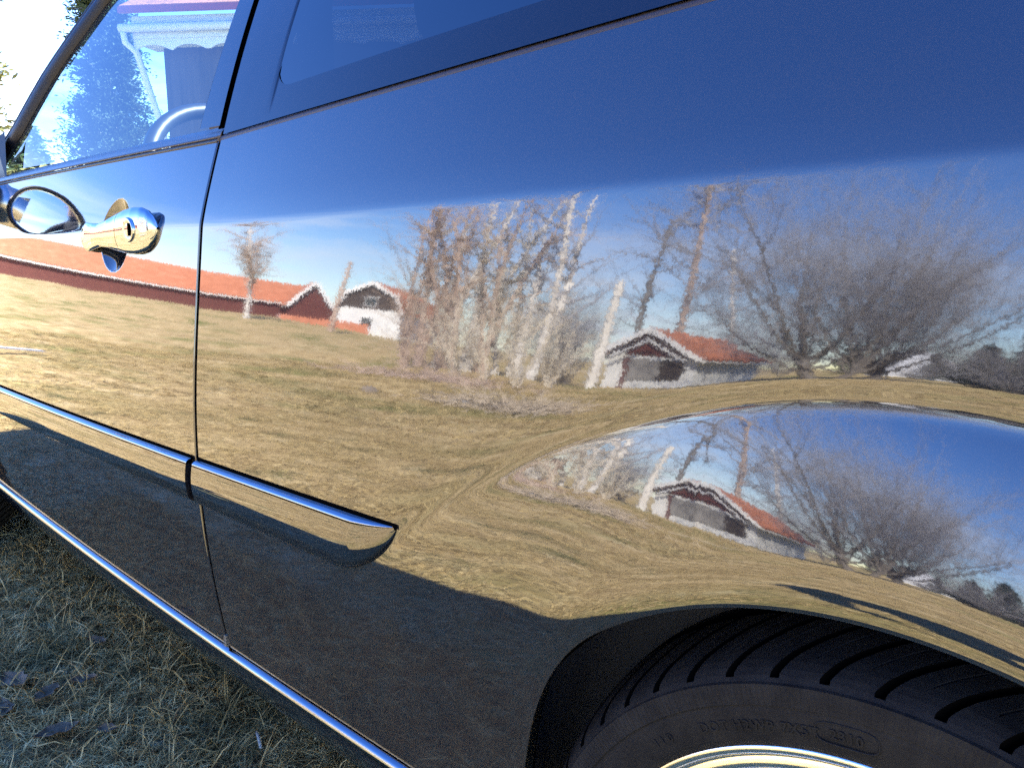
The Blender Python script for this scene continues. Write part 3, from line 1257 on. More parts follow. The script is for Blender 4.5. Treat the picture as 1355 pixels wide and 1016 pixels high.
wheel = bpy.data.objects.new('wheel', None)
C.objects.link(wheel)
wheel.parent = car
wheel.location = Vector((XW, .123, ZW)) - car.location
tyre = make_tyre('tyre', wheel, XW, TYRE)
tag(tyre, 'black tyre with worn shoulder blocks and raised sidewall lettering')
prof = [(.2345, .036), (.2375, .0305), (.2370, .0270), (.2345, .0255), (.2310, .0265), (.2285, .0300), (.2270, .0330), (.2255, .0325), (.2225, .0310), (.2185, .0315), (.2160, .0350), (.2150, .0600), (.2080, .090), (.2000, .12), (.2000, .22)]
A = np.linspace(0, 2 * np.pi, 180, endpoint=False)
P = np.array([[(XW + r * math.cos(a), y, ZW + r * math.sin(a)) for r, y in prof] for a in A])
rim_o = grid_obj('rim', P, SILVER, wheel, wrap_u=True)
for k in range(10):
    a0 = 2 * math.pi * k / 10 + (.09 if k % 2 else -.09) + .2
    Q = []
    for t in np.linspace(0, 1, 10):
        r = lin(.05, .219, t)
        w = lin(.020, .012, t)
        y0 = .045 + .02 * math.sin(math.pi * t * .9)
        c, s_ = math.cos(a0), math.sin(a0)
        ring = []
        for b in np.linspace(0, 2 * math.pi, 13)[:-1]:
            q, yy = w * math.cos(b), y0 + .012 + .012 * math.sin(b)
            ring.append((XW + r * c - q * s_, yy, ZW + r * s_ + q * c))
        Q.append(ring)
    grid_obj('spoke', np.array(Q).transpose(1, 0, 2), SILVER, rim_o, wrap_u=True)
hub = [(.0005, .040), (.028, .041), (.031, .046), (.034, .052), (.06, .056), (.066, .064), (.066, .10)]
P = np.array([[(XW + r * math.cos(a), y, ZW + r * math.sin(a)) for r, y in hub] for a in np.linspace(0, 2 * np.pi, 48, endpoint=False)])
grid_obj('hub_cap', P, SILVER, rim_o, wrap_u=True)
disc = [(.06, .11), (.14, .11), (.14, .13), (.06, .13)]
P = np.array([[(XW + r * math.cos(a), y, ZW + r * math.sin(a)) for r, y in disc] for a in np.linspace(0, 2 * np.pi, 48, endpoint=False)])
grid_obj('brake_disc', P, simple('brake_iron', (.25, .24, .23), .45, 1.0), rim_o, wrap_u=True)


def sidewall_text(body, r, a_mid, size, parent, name):
    cu = bpy.data.curves.new('text_tmp', 'FONT')
    cu.body = body
    cu.size = size
    cu.align_x = 'CENTER'
    cu.extrude = .00055
    cu.bevel_depth = .0002
    cu.space_character = 1.15
    cu.resolution_u = 3
    to = bpy.data.objects.new('text_tmp', cu)
    C.objects.link(to)
    bpy.context.view_layer.update()
    me = bpy.data.meshes.new_from_object(to.evaluated_get(bpy.context.evaluated_depsgraph_get()))
    vv = np.array([v.co[:] for v in me.vertices])
    ff = [tuple(p.vertices) for p in me.polygons]
    bpy.data.objects.remove(to)
    rr = r + vv[:, 1]
    aa = R(a_mid) - vv[:, 0] / r
    y = np.interp(rr, [.241, .2425, .247, .252, .258, .264, .2675], [.0225, .0215, .0205, .0195, .019, .019, .0195]) - .0003 - vv[:, 2] * 1.0
    W = np.stack([XW + rr * np.cos(aa), y, ZW + rr * np.sin(aa)], -1)
    return mesh_obj(name, W, ff, TYRE, parent)


tag(sidewall_text('DOT H2WP 7X5T', .2505, 112, .0105, tyre, 'sidewall_lettering'), 'raised lettering reading DOT H2WP 7X5T')
tag(sidewall_text('2310', .2525, 97.5, .0095, tyre, 'date_code'), 'raised date code reading 2310')
tag(sidewall_text('4 1 0', .2505, 131, .0085, tyre, 'sidewall_lettering'), 'worn raised sidewall lettering')
# rounded outline round the date code
P = []
for t in np.linspace(0, 2 * math.pi, 61)[:-1]:
    c, s_ = math.cos(t), math.sin(t)
    q = .020 * math.copysign(abs(c) ** .45, c)
    rr = .2560 + .0072 * math.copysign(abs(s_) ** .7, s_)
    a = R(97.5) - q / .2525
    P.append((XW + rr * math.cos(a), .0188, ZW + rr * math.sin(a)))
v, f = sweep(P + [P[0]], .0006, 6, False)
mesh_obj('date_code_outline', v, f, TYRE, tyre, True)

# wheel arch liner
a = np.linspace(-.25, math.pi + .25, 60)
P = []
for t in a:
    row = []
    for r, y in ((RA + .0005, .010), (RA - .002, .016), (RA + .018, .030), (RA + .030, .10), (RA + .030, .30), (.10, .302)):
        row.append((XW + r * math.cos(t), y + .006, ZW + r * math.sin(t)))
    P.append(row)
liner = grid_obj('wheel_arch_liner', np.array(P), BLACK, car)

# the other three wheels and the far side of the car
MIRR = []


def copy_tree(o, parent):
    c = o.copy()
    C.objects.link(c)
    c.parent = parent
    for ch in list(o.children):
        if ch.name.split('.')[0] in ('tyre', 'rim', 'spoke', 'hub_cap', 'brake_disc', 'sidewall_lettering', 'date_code', 'date_code_outline') or True:
            copy_tree(ch, c)
    return c


def strip_label(o):
    for k in ('label',):
        if k in o.keys():
            del o[k]
    for ch in o.children:
        strip_label(ch)


w2 = copy_tree(wheel, car)
w2.location.x -= WB
lin2 = liner.copy()
C.objects.link(lin2)
lin2.location.x -= WB
for src in (wheel, w2):
    w = copy_tree(src, car)
    w.scale.y = -1
    w.location.y = -src.location.y
    strip_label(w)
strip_label(w2)
for src in [quarter, door, fender, sill, ap, liner, lin2] + [o for o in car.children if o.name.startswith(('roof_rail', 'b_pillar_gap'))]:
    c = copy_tree(src, car)
    c.scale.y = -1
    strip_label(c)

# ------------------------------------------------------------------ trees


def polar(az, d):
    a = R(az)
    return (.4 - d * math.cos(a), -d * math.sin(a))


def prisms(segs, sides):
    """segs: array (n,8) p0 p1 r0 r1 -> verts, quad faces"""
    s_ = np.asarray(segs, float)
    p0, p1, r0, r1 = s_[:, :3], s_[:, 3:6], s_[:, 6], s_[:, 7]
    t = p1 - p0
    t /= np.linalg.norm(t, axis=1, keepdims=True) + 1e-9
    ref = np.where(np.abs(t[:, 2:3]) < .9, np.array([[0, 0, 1.]]), np.array([[1., 0, 0]]))
    a = np.cross(t, ref)
    a /= np.linalg.norm(a, axis=1, keepdims=True)
    b = np.cross(t, a)
    V = []
    for pp, r in ((p0, r0), (p1, r1)):
        for k in range(sides):
            q = 2 * math.pi * k / sides
            V.append(pp + r[:, None] * (a * math.cos(q) + b * math.sin(q)))
    V = np.stack(V, 1)                                     # n, 2*sides, 3
    n = len(s_)
    base = np.arange(n)[:, None, None] * (2 * sides)
    k = np.arange(sides)
    f = np.stack([k, (k + 1) % sides, sides + (k + 1) % sides, sides + k], -1)[None]
    return V.reshape(-1, 3), (base + f).reshape(-1, 4)


def unit(v):
    return v / (np.linalg.norm(v) + 1e-9)


def nrm_rows(v):
    return v / (np.linalg.norm(v, axis=1, keepdims=True) + 1e-9)


def grow(out, p, d, L, r, lvl, cfg, rg):
    """all branches of one level at once: wiggling segments, then their children; out[lvl] collects segment arrays"""
    n = cfg['nseg'][lvl]
    B = len(p)
    if B == 0:
        return
    sl = (L / n)[:, None]
    taper = cfg['taper'][lvl]
    P_, D_, R_ = [], [], []
    rr = r
    for i in range(n):
        d = nrm_rows(d + rg.normal(0, cfg['wig'][lvl], (B, 3)) + np.array([0, 0, cfg['trop'][lvl]]))
        q = p + d * sl
        r2 = r * (1 - (1 - taper) * (i + 1) / n)
        out[lvl].append(np.concatenate([p, q, rr[:, None], r2[:, None]], 1))
        p, rr = q, r2
        P_.append(p)
        D_.append(d)
        R_.append(r2)
    if lvl + 1 >= len(cfg['nseg']):
        return
    P_, D_, R_ = np.array(P_), np.array(D_), np.array(R_)
    nc = rg.poisson(cfg['kids'][lvl], B) if lvl > 0 else np.full(B, int(cfg['kids'][lvl]))
    b = np.repeat(np.arange(B), nc)
    f0 = cfg['from'][lvl]
    K = len(b)
    u = f0 + (1 - f0) * rg.random(K)
    i = np.minimum(n - 1, (u * n).astype(int))
    dd = D_[i, b]
    pp = P_[i, b] - dd * sl[b] * rg.random((K, 1)) * .8
    side = nrm_rows(np.cross(dd, rg.normal(0, 1, (K, 3))))
    ang = np.radians(rg.normal(cfg['ang'][lvl], cfg.get('spreadang', 9) if lvl == 0 else 9, K))[:, None]
    nd = dd * np.cos(ang) + side * np.sin(ang)
    fr = (i + 1) / n
    k = cfg['len'][lvl] * rg.uniform(.65, 1.25, K) * (1.15 - .55 * fr if cfg.get('conic') else 1)
    cp, cd, cl, cr_ = pp, nd, L[b] * k, np.minimum(R_[i, b] * .75, r[b] * cfg['rad'][lvl])
    if lvl > 0:
        cp, cd, cl, cr_ = np.concatenate([cp, p]), np.concatenate([cd, d]), np.concatenate([cl, L * .6]), np.concatenate([cr_, rr])
    grow(out, cp, cd, cl, cr_, lvl + 1, cfg, rg)


def tree(name, loc, seed, L, r, cfg, mats, label, group=None, lean=(0, 0), ntrunk=1, crown_from=1, cat='tree', stems=1, spread=0.0, ribbons=False):
    rg = np.random.default_rng(seed)
    z0 = float(gh(*loc)) - .05
    root = empty(name, (loc[0], loc[1], z0), label, cat, group)
    out = [[] for _ in cfg['nseg']]
    ps, ds, ls, rs = [], [], [], []
    for k in range(stems):
        a = rg.uniform(0, 6.28)
        ds.append(unit(np.array([lean[0] + spread * math.cos(a), lean[1] + spread * math.sin(a), 1.0])))
        ps.append(np.array([loc[0] + 2 * r * math.cos(a) * (stems > 1), loc[1] + 2 * r * math.sin(a) * (stems > 1), z0]))
        ls.append(L * (rg.uniform(.7, 1.05) if k else 1))
        rs.append(r * (rg.uniform(.6, 1) if k else 1))
    grow(out, np.array(ps), np.array(ds), np.array(ls), np.array(rs), 0, cfg, rg)
    tr = np.concatenate([s_ for lv in out[:crown_from] for s_ in lv])
    cr_ = [s_ for lv in out[crown_from:] for s_ in lv]
    cr_ = np.concatenate(cr_) if cr_ else []
    v, f = prisms(tr, 7)
    mesh_obj('trunk', v, f, mats[0], root, True)
    if len(cr_):
        if ribbons:
            fine_ = np.concatenate(out[-1])
            v1, f1 = prisms(np.concatenate([s_ for lv in out[crown_from:-1] for s_ in lv]), 3)
            t = nrm_rows(fine_[:, 3:6] - fine_[:, :3])
            sd = nrm_rows(np.cross(t, rg.normal(0, 1, (len(t), 3))))
            v2 = np.stack([fine_[:, :3] - sd * fine_[:, 6:7], fine_[:, :3] + sd * fine_[:, 6:7], fine_[:, 3:6] + sd * fine_[:, 7:8], fine_[:, 3:6] - sd * fine_[:, 7:8]], 1).reshape(-1, 3)
            v, f = np.concatenate([v1, v2]), np.concatenate([f1, np.arange(len(v2)).reshape(-1, 4) + len(v1)])
        else:
            v, f = prisms(cr_, 3)
        mesh_obj('crown', v, f, mats[1], root, True)
    return root


CF_BIRCH = dict(nseg=[14, 6, 4, 3], taper=[.25, .3, .4, .5], wig=[.035, .10, .16, .2], trop=[.03, .02, -.03, -.06], kids=[26, 5, 3.5, 0], ang=[48, 42, 40, 0], len=[.30, .5, .55, .5], rad=[.32, .5, .6, .6])
CF_BIRCH['from'] = [.22, .15, .1, 0]
CF_BIRCH['conic'] = True
CF_OAK = dict(nseg=[4, 8, 5, 4, 3, 2], taper=[.85, .36, .4, .4, .4, .5], wig=[.04, .06, .09, .12, .16, .2], trop=[.05, .03, .03, .02, .01, 0], kids=[12, 8.0, 6.4, 5.8, 4.8, 0], ang=[40, 44, 44, 42, 42, 0], len=[2.6, .42, .5, .55, .6, .6], rad=[.34, .34, .34, .36, .42, .5])
CF_OAK['from'] = [.55, .25, .2, .15, .1, 0]
CF_OAK['spreadang'] = 17
CF_SHRUB = dict(nseg=[6, 5, 4], taper=[.35, .4, .5], wig=[.10, .14, .2], trop=[.04, .03, 0], kids=[9, 6, 0], ang=[32, 36, 0], len=[.5, .5, .5], rad=[.6, .6, .6])
CF_SHRUB['from'] = [.15, .1, 0]
CF_POLE = dict(nseg=[10, 4, 3], taper=[.4, .4, .5], wig=[.03, .15, .2], trop=[.02, 0, 0], kids=[16, 4, 0], ang=[60, 45, 0], len=[.22, .5, .5], rad=[.28, .5, .5])
CF_POLE['from'] = [.3, .2, 0]
CF_SNAG = dict(nseg=[10], taper=[.6], wig=[.02], trop=[0.02], kids=[0], ang=[0], len=[0], rad=[0])
CF_SNAG['from'] = [0]


def thin(cfg, **k):
    c = dict(cfg)
    c.update(k)
    return c


# the birch clump beyond the lawn
clump = [
    (41.2, 21.5, 6.3, .13, 'brown', 0.00, 'slender brown-barked birch at the outer edge of the clump nearest the white house', 3),
    (42.6, 22.5, 6.6, .14, 'white', .02, 'pale birch standing second in the clump, beside the brown-barked one', 2),
    (44.0, 21.0, 6.2, .12, 'brown', -.02, 'reddish-twigged birch in the dense part of the clump', 4),
    (45.3, 22.8, 6.7, .145, 'white', .03, 'white birch rising in the middle of the clump', 2),
    (46.9, 21.8, 6.0, .115, 'brown', .05, 'thin brown birch just past the middle of the clump', 3),
    (48.4, 22.4, 5.9, .12, 'white', .02, 'thin white birch half hidden by tan stems', 2),
    (50.0, 21.0, 6.9, .165, 'bright', .10, 'leaning white birch with the brightest trunk of the clump', 2),
]
for k, (az, d, L, r, kind, ln, lab, st) in enumerate(clump):
    cfg = thin(CF_BIRCH, kids=[8, 2.6, 2.0, 0], rad=[.38, .55, .7, .7], wig=[.05, .12, .2, .25])
    m = {'brown': (BARK_BR, TWIG_BR), 'white': (BIRCH, TWIG_TAN), 'bright': (BIRCH, TWIG)}[kind]
    tree('birch_tree', polar(az, d), 50 + k, L, r, cfg, m, lab, 'birches of the clump', lean=(math.sin(R(az)) * ln, -math.cos(R(az)) * ln), stems=st + 1, spread=.07)
for k, (az, d, L, mt, lab) in enumerate([
        (40.9, 20.0, 2.6, TWIG_BR, 'reddish bare shrub at the left foot of the birch clump'),
        (43.0, 17.5, 2.1, TWIG_BR, 'dark reddish bare shrub at the foot of the second birch'),
        (45.0, 16.0, 2.0, TWIG_TAN, 'low tan shrub in front of the middle birches'),
        (47.3, 14.2, 2.0, TWIG_TAN, 'spreading tan shrub in front of the thin birches'),
        (49.8, 13.6, 2.0, TWIG_TAN, 'tallest tan shrub below the leaning birch'),
        (52.2, 17.2, 1.9, TWIG_TAN, 'small tan shrub beside the pale barkless trunk')]):
    tree('bare_shrub', polar(az, d), 90 + k, L, .026, thin(CF_SHRUB, kids=[4, 3, 0], wig=[.14, .2, .25]), (mt, mt), lab, 'bare shrubs under the birches', stems=10, spread=.36, cat='shrub')
tree('pale_snag', polar(55.2, 22), 120, 3.9, .19, CF_SNAG, (SNAG, SNAG), 'short pale barkless trunk standing alone before the small garage', lean=(.03, -.04), cat='dead tree')
tree('birch_tree', polar(28.8, 62), 121, 9.5, .26, thin(CF_BIRCH, kids=[34, 7, 4, 0]), (BIRCH, TWIG_BR), 'lone white birch in front of the long red barn', 'trees far up the field')
tree('broken_trunk', polar(35.1, 62), 122, 6.2, .28, CF_SNAG, (BARK_BR, BARK_BR), 'tall brown broken trunk beside the arched gable of the white house', lean=(.04, -.06), cat='dead tree')
tree('bare_tree', polar(57.6, 44), 123, 11.5, .26, CF_POLE, (BARK, TWIG), 'straight dark bare tree behind the garage, nearer the pale snag', 'bare trees behind the garage', lean=(.04, -.03))
tree('bare_tree', polar(60.4, 43), 124, 14.5, .30, thin(CF_POLE, kids=[22, 5, 0]), (BARK_BR, TWIG), 'taller brown bare tree rising behind the garage ridge', 'bare trees behind the garage', lean=(.04, -.03))
tree('bare_tree', polar(65.0, 46), 125, 11.0, .20, thin(CF_POLE, kids=[24, 6, 0]), (BIRCH, TWIG), 'slim mottled bare tree between garage and the big oak', 'bare trees behind the garage')
tree('oak_tree', polar(72.0, 29), 130, 2.35, .27, CF_OAK, (BARK, TWIG), 'big bare spreading oak, the thicker of two beside the garage', 'two bare oaks', stems=2, spread=.26, crown_from=2, ribbons=True)
tree('oak_tree', polar(75.2, 30), 131, 2.5, .25, CF_OAK, (BARK, TWIG), 'bare spreading oak further from the garage than its twin', 'two bare oaks', stems=2, spread=.26, crown_from=2, ribbons=True)
for k, (az, d, L, lab) in enumerate([
        (62.8, 47, 4.2, 'brown thicket bush directly behind the garage'), (66.2, 45, 4.4, 'brown thicket bush between the garage and the oaks'),
        (68.6, 50, 4.6, 'dark bush showing left of the thicker oak trunk'), (76.8, 44, 3.0, 'low bush in front of the snow bank'),
        (80.2, 30, 3.6, 'dark dense bush at the far end past the snow bank'), (82.4, 27, 3.9, 'largest dark bush past the snow bank'), (84.5, 31, 3.4, 'last dark bush of the row past the oaks'),
        (53.3, 26, 3.4, 'dark bush behind the pale snag'), (51.9, 30, 3.6, 'dark brown bush right behind the leaning birch')]):
    tree('bare_bush', polar(az, d), 150 + k, L, .03, thin(CF_SHRUB, kids=[9, 7, 0]), (BARK, TWIG), lab, 'bare bushes along the far edge', stems=16, spread=.35, cat='bush')


def conifer(name, loc, seed, H, rad, mats, label, group=None, base=.12, n=420, leafn=26, cat='tree', leafk=1.0, core=0):
    rg = np.random.default_rng(seed)
    z0 = float(gh(*loc)) - .05
    root = empty(name, (loc[0], loc[1], z0), label, cat, group)
    segs = [(loc[0], loc[1], z0 + H * i / 8, loc[0], loc[1], z0 + H * (i + 1) / 8, .022 * H * (1 - i / 8.6), .022 * H * (1 - (i + 1) / 8.6)) for i in range(8)]
    u = base + (1 - base) * rg.random(n) ** .85
    a = rg.uniform(0, 6.283, n)
    L = rad * (1.05 - u) ** .75 * rg.uniform(.55, 1.1, n)
    p0 = np.stack([np.full(n, loc[0]), np.full(n, loc[1]), z0 + H * u], -1)
    dirv = nrm_rows(np.stack([np.cos(a), np.sin(a), rg.uniform(-.25, .35, n)], -1))
    p1 = p0 + dirv * L[:, None]
    limb = np.concatenate([p0, p1, np.full((n, 1), .003 * H), np.full((n, 1), .003)], 1)
    b = np.repeat(np.arange(n), leafn)
    m = len(b)
    c = p0[b] + (p1 - p0)[b] * rg.uniform(.25, 1.05, m)[:, None] + rg.normal(0, .06 * rad, (m, 3))
    s_ = (rg.uniform(.05, .11, m) * rad * .7 * leafk)[:, None]
    d1 = nrm_rows(dirv[b] + rg.normal(0, .5, (m, 3))) * s_ * 1.6
    d2 = nrm_rows(np.cross(d1, rg.normal(0, 1, (m, 3)))) * s_ * .55
    V = np.stack([c - d1 - d2 * .2, c + d2, c + d1, c - d2], 1).reshape(-1, 3)
    if core:
        m2 = core
        b = rg.integers(0, n, m2)
        c = p0[b] + (p1 - p0)[b] * rg.uniform(.05, .75, m2)[:, None]
        s2 = (rg.uniform(.10, .20, m2) * rad * .6)[:, None]
        d1 = nrm_rows(dirv[b] + rg.normal(0, .6, (m2, 3))) * s2
        d2 = nrm_rows(np.cross(d1, rg.normal(0, 1, (m2, 3)))) * s2 * .7
        V = np.concatenate([V, np.stack([c - d1, c + d2, c + d1, c - d2], 1).reshape(-1, 3)])
    F = np.arange(len(V)).reshape(-1, 4)
    v, f = prisms(segs, 7)
    mesh_obj('trunk', v, f, mats[0], root, True)
    v, f = prisms(limb, 3)
    mesh_obj('limbs', v, f, mats[0], root, True)
    mesh_obj('crown', np.array(V), np.array(F), mats[1], root)
    return root


conifer('spruce_tree', polar(72.6, 58), 200, 4.6, 1.8, (BARK, CONIFER), 'small dark green spruce between the two oak trunks', 'small spruces', n=160, leafn=16)
conifer('spruce_tree', polar(77.6, 55), 201, 4.0, 1.7, (BARK, CONIFER), 'small dark green spruce before the snow bank', 'small spruces', n=160, leafn=16)

DKNEEDLE = simple('dark_spruce_needles', (.030, .042, .026), .8, var=.5, vscale=2)
conifer('spruce_tree', polar(81.0, 29), 202, 3.5, 1.5, (BARK, DKNEEDLE), 'dark bushy spruce past the snow bank, nearest the oaks', 'small spruces', base=.03, n=260, leafn=30, leafk=.7)
conifer('spruce_tree', polar(83.6, 28), 203, 4.2, 1.7, (BARK, DKNEEDLE), 'tallest dark spruce, furthest from the oaks', 'small spruces', base=.03, n=260, leafn=30, leafk=.7)

# ------------------------------------------------------------------ buildings


def frame(az, d, rot=0.0, z=None):
    """matrix: local x = growing az, local y = away from the car, origin on the ground"""
    x, y = polar(az, d)
    a = R(az)
    ex = Vector((math.sin(a), -math.cos(a), 0))
    ey = Vector((-math.cos(a), -math.sin(a), 0))
    M = Matrix(((ex.x, ey.x, 0, x), (ex.y, ey.y, 0, y), (0, 0, 1, float(gh(x, y)) if z is None else z), (0, 0, 0, 1)))
    return M @ Matrix.Rotation(rot, 4, 'Z')


def TP_(M, pts):
    return [tuple(M @ Vector(p)) for p in pts]


def extr(M, poly, d, mb=None):
    mb = mb or MB()
    mb.prism(TP_(M, poly), M.to_3x3() @ Vector(d))
    return mb


def house(name, M, prof, length, wall_mat, gable_mat, label, eave, over=.35, thick=.16, cat='house', group=None, trim=WHITEP, windows=(), side_windows=(), axis='y', roof_mat=None, tw=.22):
    """prof: gable profile [(x,z)...] from left eave over the ridge to right eave; body runs along +y for length"""
    root = empty(name, tuple(M.translation), label, cat, group)
    x0, x1 = prof[0][0], prof[-1][0]
    ze = prof[0][1]
    extr(M, [(x0 + .02, 0, -1.0), (x1 - .02, 0, -1.0), (x1 - .02, 0, ze - .02), (x0 + .02, 0, ze - .02)], (0, length, 0)).build('wall', wall_mat, root)
    gp = [(x, 0, z) for x, z in prof]
    extr(M, [(x, y + .03, z) for x, y, z in gp], (0, length - .06, 0)).build('gable', gable_mat, root)
    for (xa_, za_), (xb_, zb_) in zip(prof[:-1], prof[1:]):
        dx_, dz_ = xb_ - xa_, zb_ - za_
        L = math.hypot(dx_, dz_)
        nx, nz = -dz_ / L, dx_ / L
        ex0 = over if (xa_, za_) == prof[0] else 0
        ex1 = over if (xb_, zb_) == prof[-1] else 0
        a = (xa_ - dx_ / L * ex0, za_ - dz_ / L * ex0)
        b = (xb_ + dx_ / L * ex1, zb_ + dz_ / L * ex1)
        poly = [(a[0], -over, a[1] + .03), (b[0], -over, b[1] + .03), (b[0] + nx * thick, -over, b[1] + nz * thick), (a[0] + nx * thick, -over, a[1] + nz * thick)]
        rf = extr(M, poly, (0, length + 2 * over, 0)).build('roof', roof_mat or TILE, root)
        # barge board
        poly = [(a[0] - nx * tw, -over - .05, a[1] - nz * tw), (b[0] - nx * tw, -over - .05, b[1] - nz * tw), (b[0] + nx * (thick + .03), -over - .05, b[1] + nz * (thick + .03)), (a[0] + nx * (thick + .03), -over - .05, a[1] + nz * (thick + .03))]
        extr(M, poly, (0, .045, 0)).build('barge_board', trim, root)
        if ex0 or ex1:
            e = a if ex0 else b
            MBx = MB().box((e[0] - .06, -over, e[1] - .10), (e[0] + .06, length + over, e[1] + .03), M)
            MBx.build('gutter', trim, root)
    for (cx, cz, w, h) in windows:
        f_ = MB().box((cx - w / 2 - .08, -.06, cz - h / 2 - .08), (cx + w / 2 + .08, .02, cz + h / 2 + .08), M).build('window', trim, root)
        MB().box((cx - w / 2, -.07, cz - h / 2), (cx - .03, -.055, cz + h / 2), M).build('pane', DARKGLASS, f_)
        MB().box((cx + .03, -.07, cz - h / 2), (cx + w / 2, -.055, cz + h / 2), M).build('pane', DARKGLASS, f_)
    for (cy_, cz, w, h, sd) in side_windows:
        xw_ = x1 if sd > 0 else x0
        f_ = MB().box((xw_ - .06, cy_ - w / 2 - .08, cz - h / 2 - .08), (xw_ + .06, cy_ + w / 2 + .08, cz + h / 2 + .08), M).build('window', trim, root)
        MB().box((xw_ - .07, cy_ - w / 2, cz - h / 2), (xw_ + .07, cy_ + w / 2, cz + h / 2), M).build('pane', DARKGLASS, f_)
    return root


# long red barn (gable axis across the view), its cross wing and low annex
Mb = frame(20, 100, 0, 1.9)
Mb_axis = Mb @ Matrix.Translation((-30, 0, 0)) @ Matrix.Rotation(-math.pi / 2, 4, 'Z')     # local y runs along the barn
house('red_barn', Mb_axis, [(-10, 2.45), (-5, 5.15), (0, 2.45)], 53, FALU, FALU, 'long dark red barn with orange tiled roof at the top of the field', 2.45, cat='barn')
Mw = frame(33.4, 93, .12, 1.9)
house('barn_wing', Mw, [(-2.7, 2.1), (0, 5.1), (2.7, 2.1)], 10, FALU, FALU, 'gabled dark red wing at the end of the long barn', 2.1, cat='barn')
house('low_shed', frame(34.8, 84, .06, .12) @ Matrix.Translation((-5, 0, 0)) @ Matrix.Rotation(-math.pi / 2, 4, 'Z'), [(-4, 1.15), (-2, 2.2), (0, 1.15)], 9.2, FALU, FALU, 'low red-roofed shed in front of the barn wing', 1.15, cat='shed')
Mh = frame(37.7, 88, -.42, 1.35)
house('white_house', Mh, [(-4.0, 3.0), (-3.3, 4.7), (0, 6.2), (3.3, 4.7), (4.0, 3.0)], 13, WHITEW, BROWNB, 'white house with arched brown gable and red tiled roof beyond the barn', 2.7, over=.3,
      windows=[(0, 3.9, 1.3, 1.1), (-.2, 1.4, 1.3, 1.1)], side_windows=[(5, 3.6, 1.2, 1.0, 1), (8.5, 1.4, 1.2, 1.1, 1)])
# small garage
Mg = frame(59.2, 34, -.55, -.75)
garage = house('garage', Mg, [(-2.35, 2.15), (0, 3.45), (2.35, 2.15)], 6.0, WHITEW, FALU, 'small white garage with red roof and dark red gable near the oaks', 2.15, over=.4, cat='garage', tw=.08)
MB().box((-1.1, -.06, .62), (.55, .03, 1.98), Mg).build('door', GREYB, garage)
MB().box((.57, -.05, .62), (1.75, .03, 1.98), Mg).build('shading_panel', BROWNB, garage)  # brown panel that paints in the dark shading beside the grey one
MB().box((-1.30, -.10, -.6), (-1.14, .0, 2.05), Mg).build('post', FALU, garage)
for sg in (-1, 1):
    extr(Mg, [(0, -.42, 3.02), (sg * 1.95, -.42, 1.98), (sg * 1.95, -.42, 1.86), (0, -.42, 2.90)], (0, .04, 0)).build('inner_trim_board', WHITEP, garage)

# snow bank, stones, brush pile


def lump(name, loc, size, seed, mat, label, cat, group=None, z=None, nz=.25):
    rg = np.random.default_rng(seed)
    P = []
    ph = rg.uniform(0, 6.28, 6)
    z0 = float(gh(loc[0], loc[1])) if z is None else z
    for v in np.linspace(-.35, 1, 14):
        el = v * math.pi / 2
        ring = []
        for a in np.linspace(0, 2 * math.pi, 29)[:-1]:
            k = 1 + nz * (math.sin(2 * a + ph[0]) * .4 + math.sin(3 * a + ph[1] + 2 * v) * .35 + math.sin(5 * a + ph[2] + 3 * v) * .25) + rg.normal(0, nz * .06)
            ring.append((loc[0] + size[0] * k * math.cos(el) * math.cos(a), loc[1] + size[1] * k * math.cos(el) * math.sin(a), z0 + size[2] * (math.sin(el) + .1 * nz * math.sin(3 * a + ph[3]))))
        P.append(ring)
    o = grid_obj(name, np.array(P).transpose(1, 0, 2), mat, None, wrap_u=True, loc=(loc[0], loc[1], z0))
    return tag(o, label, cat, group)


lump('snow_bank', polar(76.4, 62), (3.2, 3.4, 4.7), 3, SNOW, 'heap of old white snow behind the bare oaks', 'snow')
lump('snow_bank', polar(78.6, 60), (3.0, 2.6, 2.6), 4, SNOW, 'lower white snow heap nearest the dark bushes', 'snow')
lump('field_stone', (-6.4, -5.4), (.13, .11, .09), 5, simple('brown_stone', (.22, .18, .14), .9, var=.3), 'single rounded grey stone on the lawn short of the birches', 'stone')
lump('field_stone', (-5.6, -6.6), (.5, .35, .08), 6, simple('pale_stone', (.52, .50, .45), .9, var=.3), 'flat pale stone slab lying beside the brush pile', 'stone')


def brush(name, loc, n, ext, seed, mat, label):
    rg = np.random.default_rng(seed)
    segs = []
    z0 = float(gh(*loc))
    for k in range(n):
        p = np.array([loc[0], loc[1], z0]) + np.array([rg.normal(0, ext[0]), rg.normal(0, ext[1]), abs(rg.normal(0, ext[2]))])
        d = unit(np.array([rg.normal(), rg.normal(), rg.normal(0, .25)])) * rg.uniform(.15, .45)
        q = p + d + np.array([0, 0, rg.normal(0, .03)])
        w = q + d * .7 + rg.normal(0, .05, 3)
        r = rg.uniform(.004, .011)
        segs += [(*p, *q, r, r * .8), (*q, *w, r * .8, r * .4)]
    v, f = prisms(segs, 4)
    o = mesh_obj(name, v, f, mat, None, False, None, (loc[0], loc[1], z0))
    tag(o, label, 'brush pile')
    return o


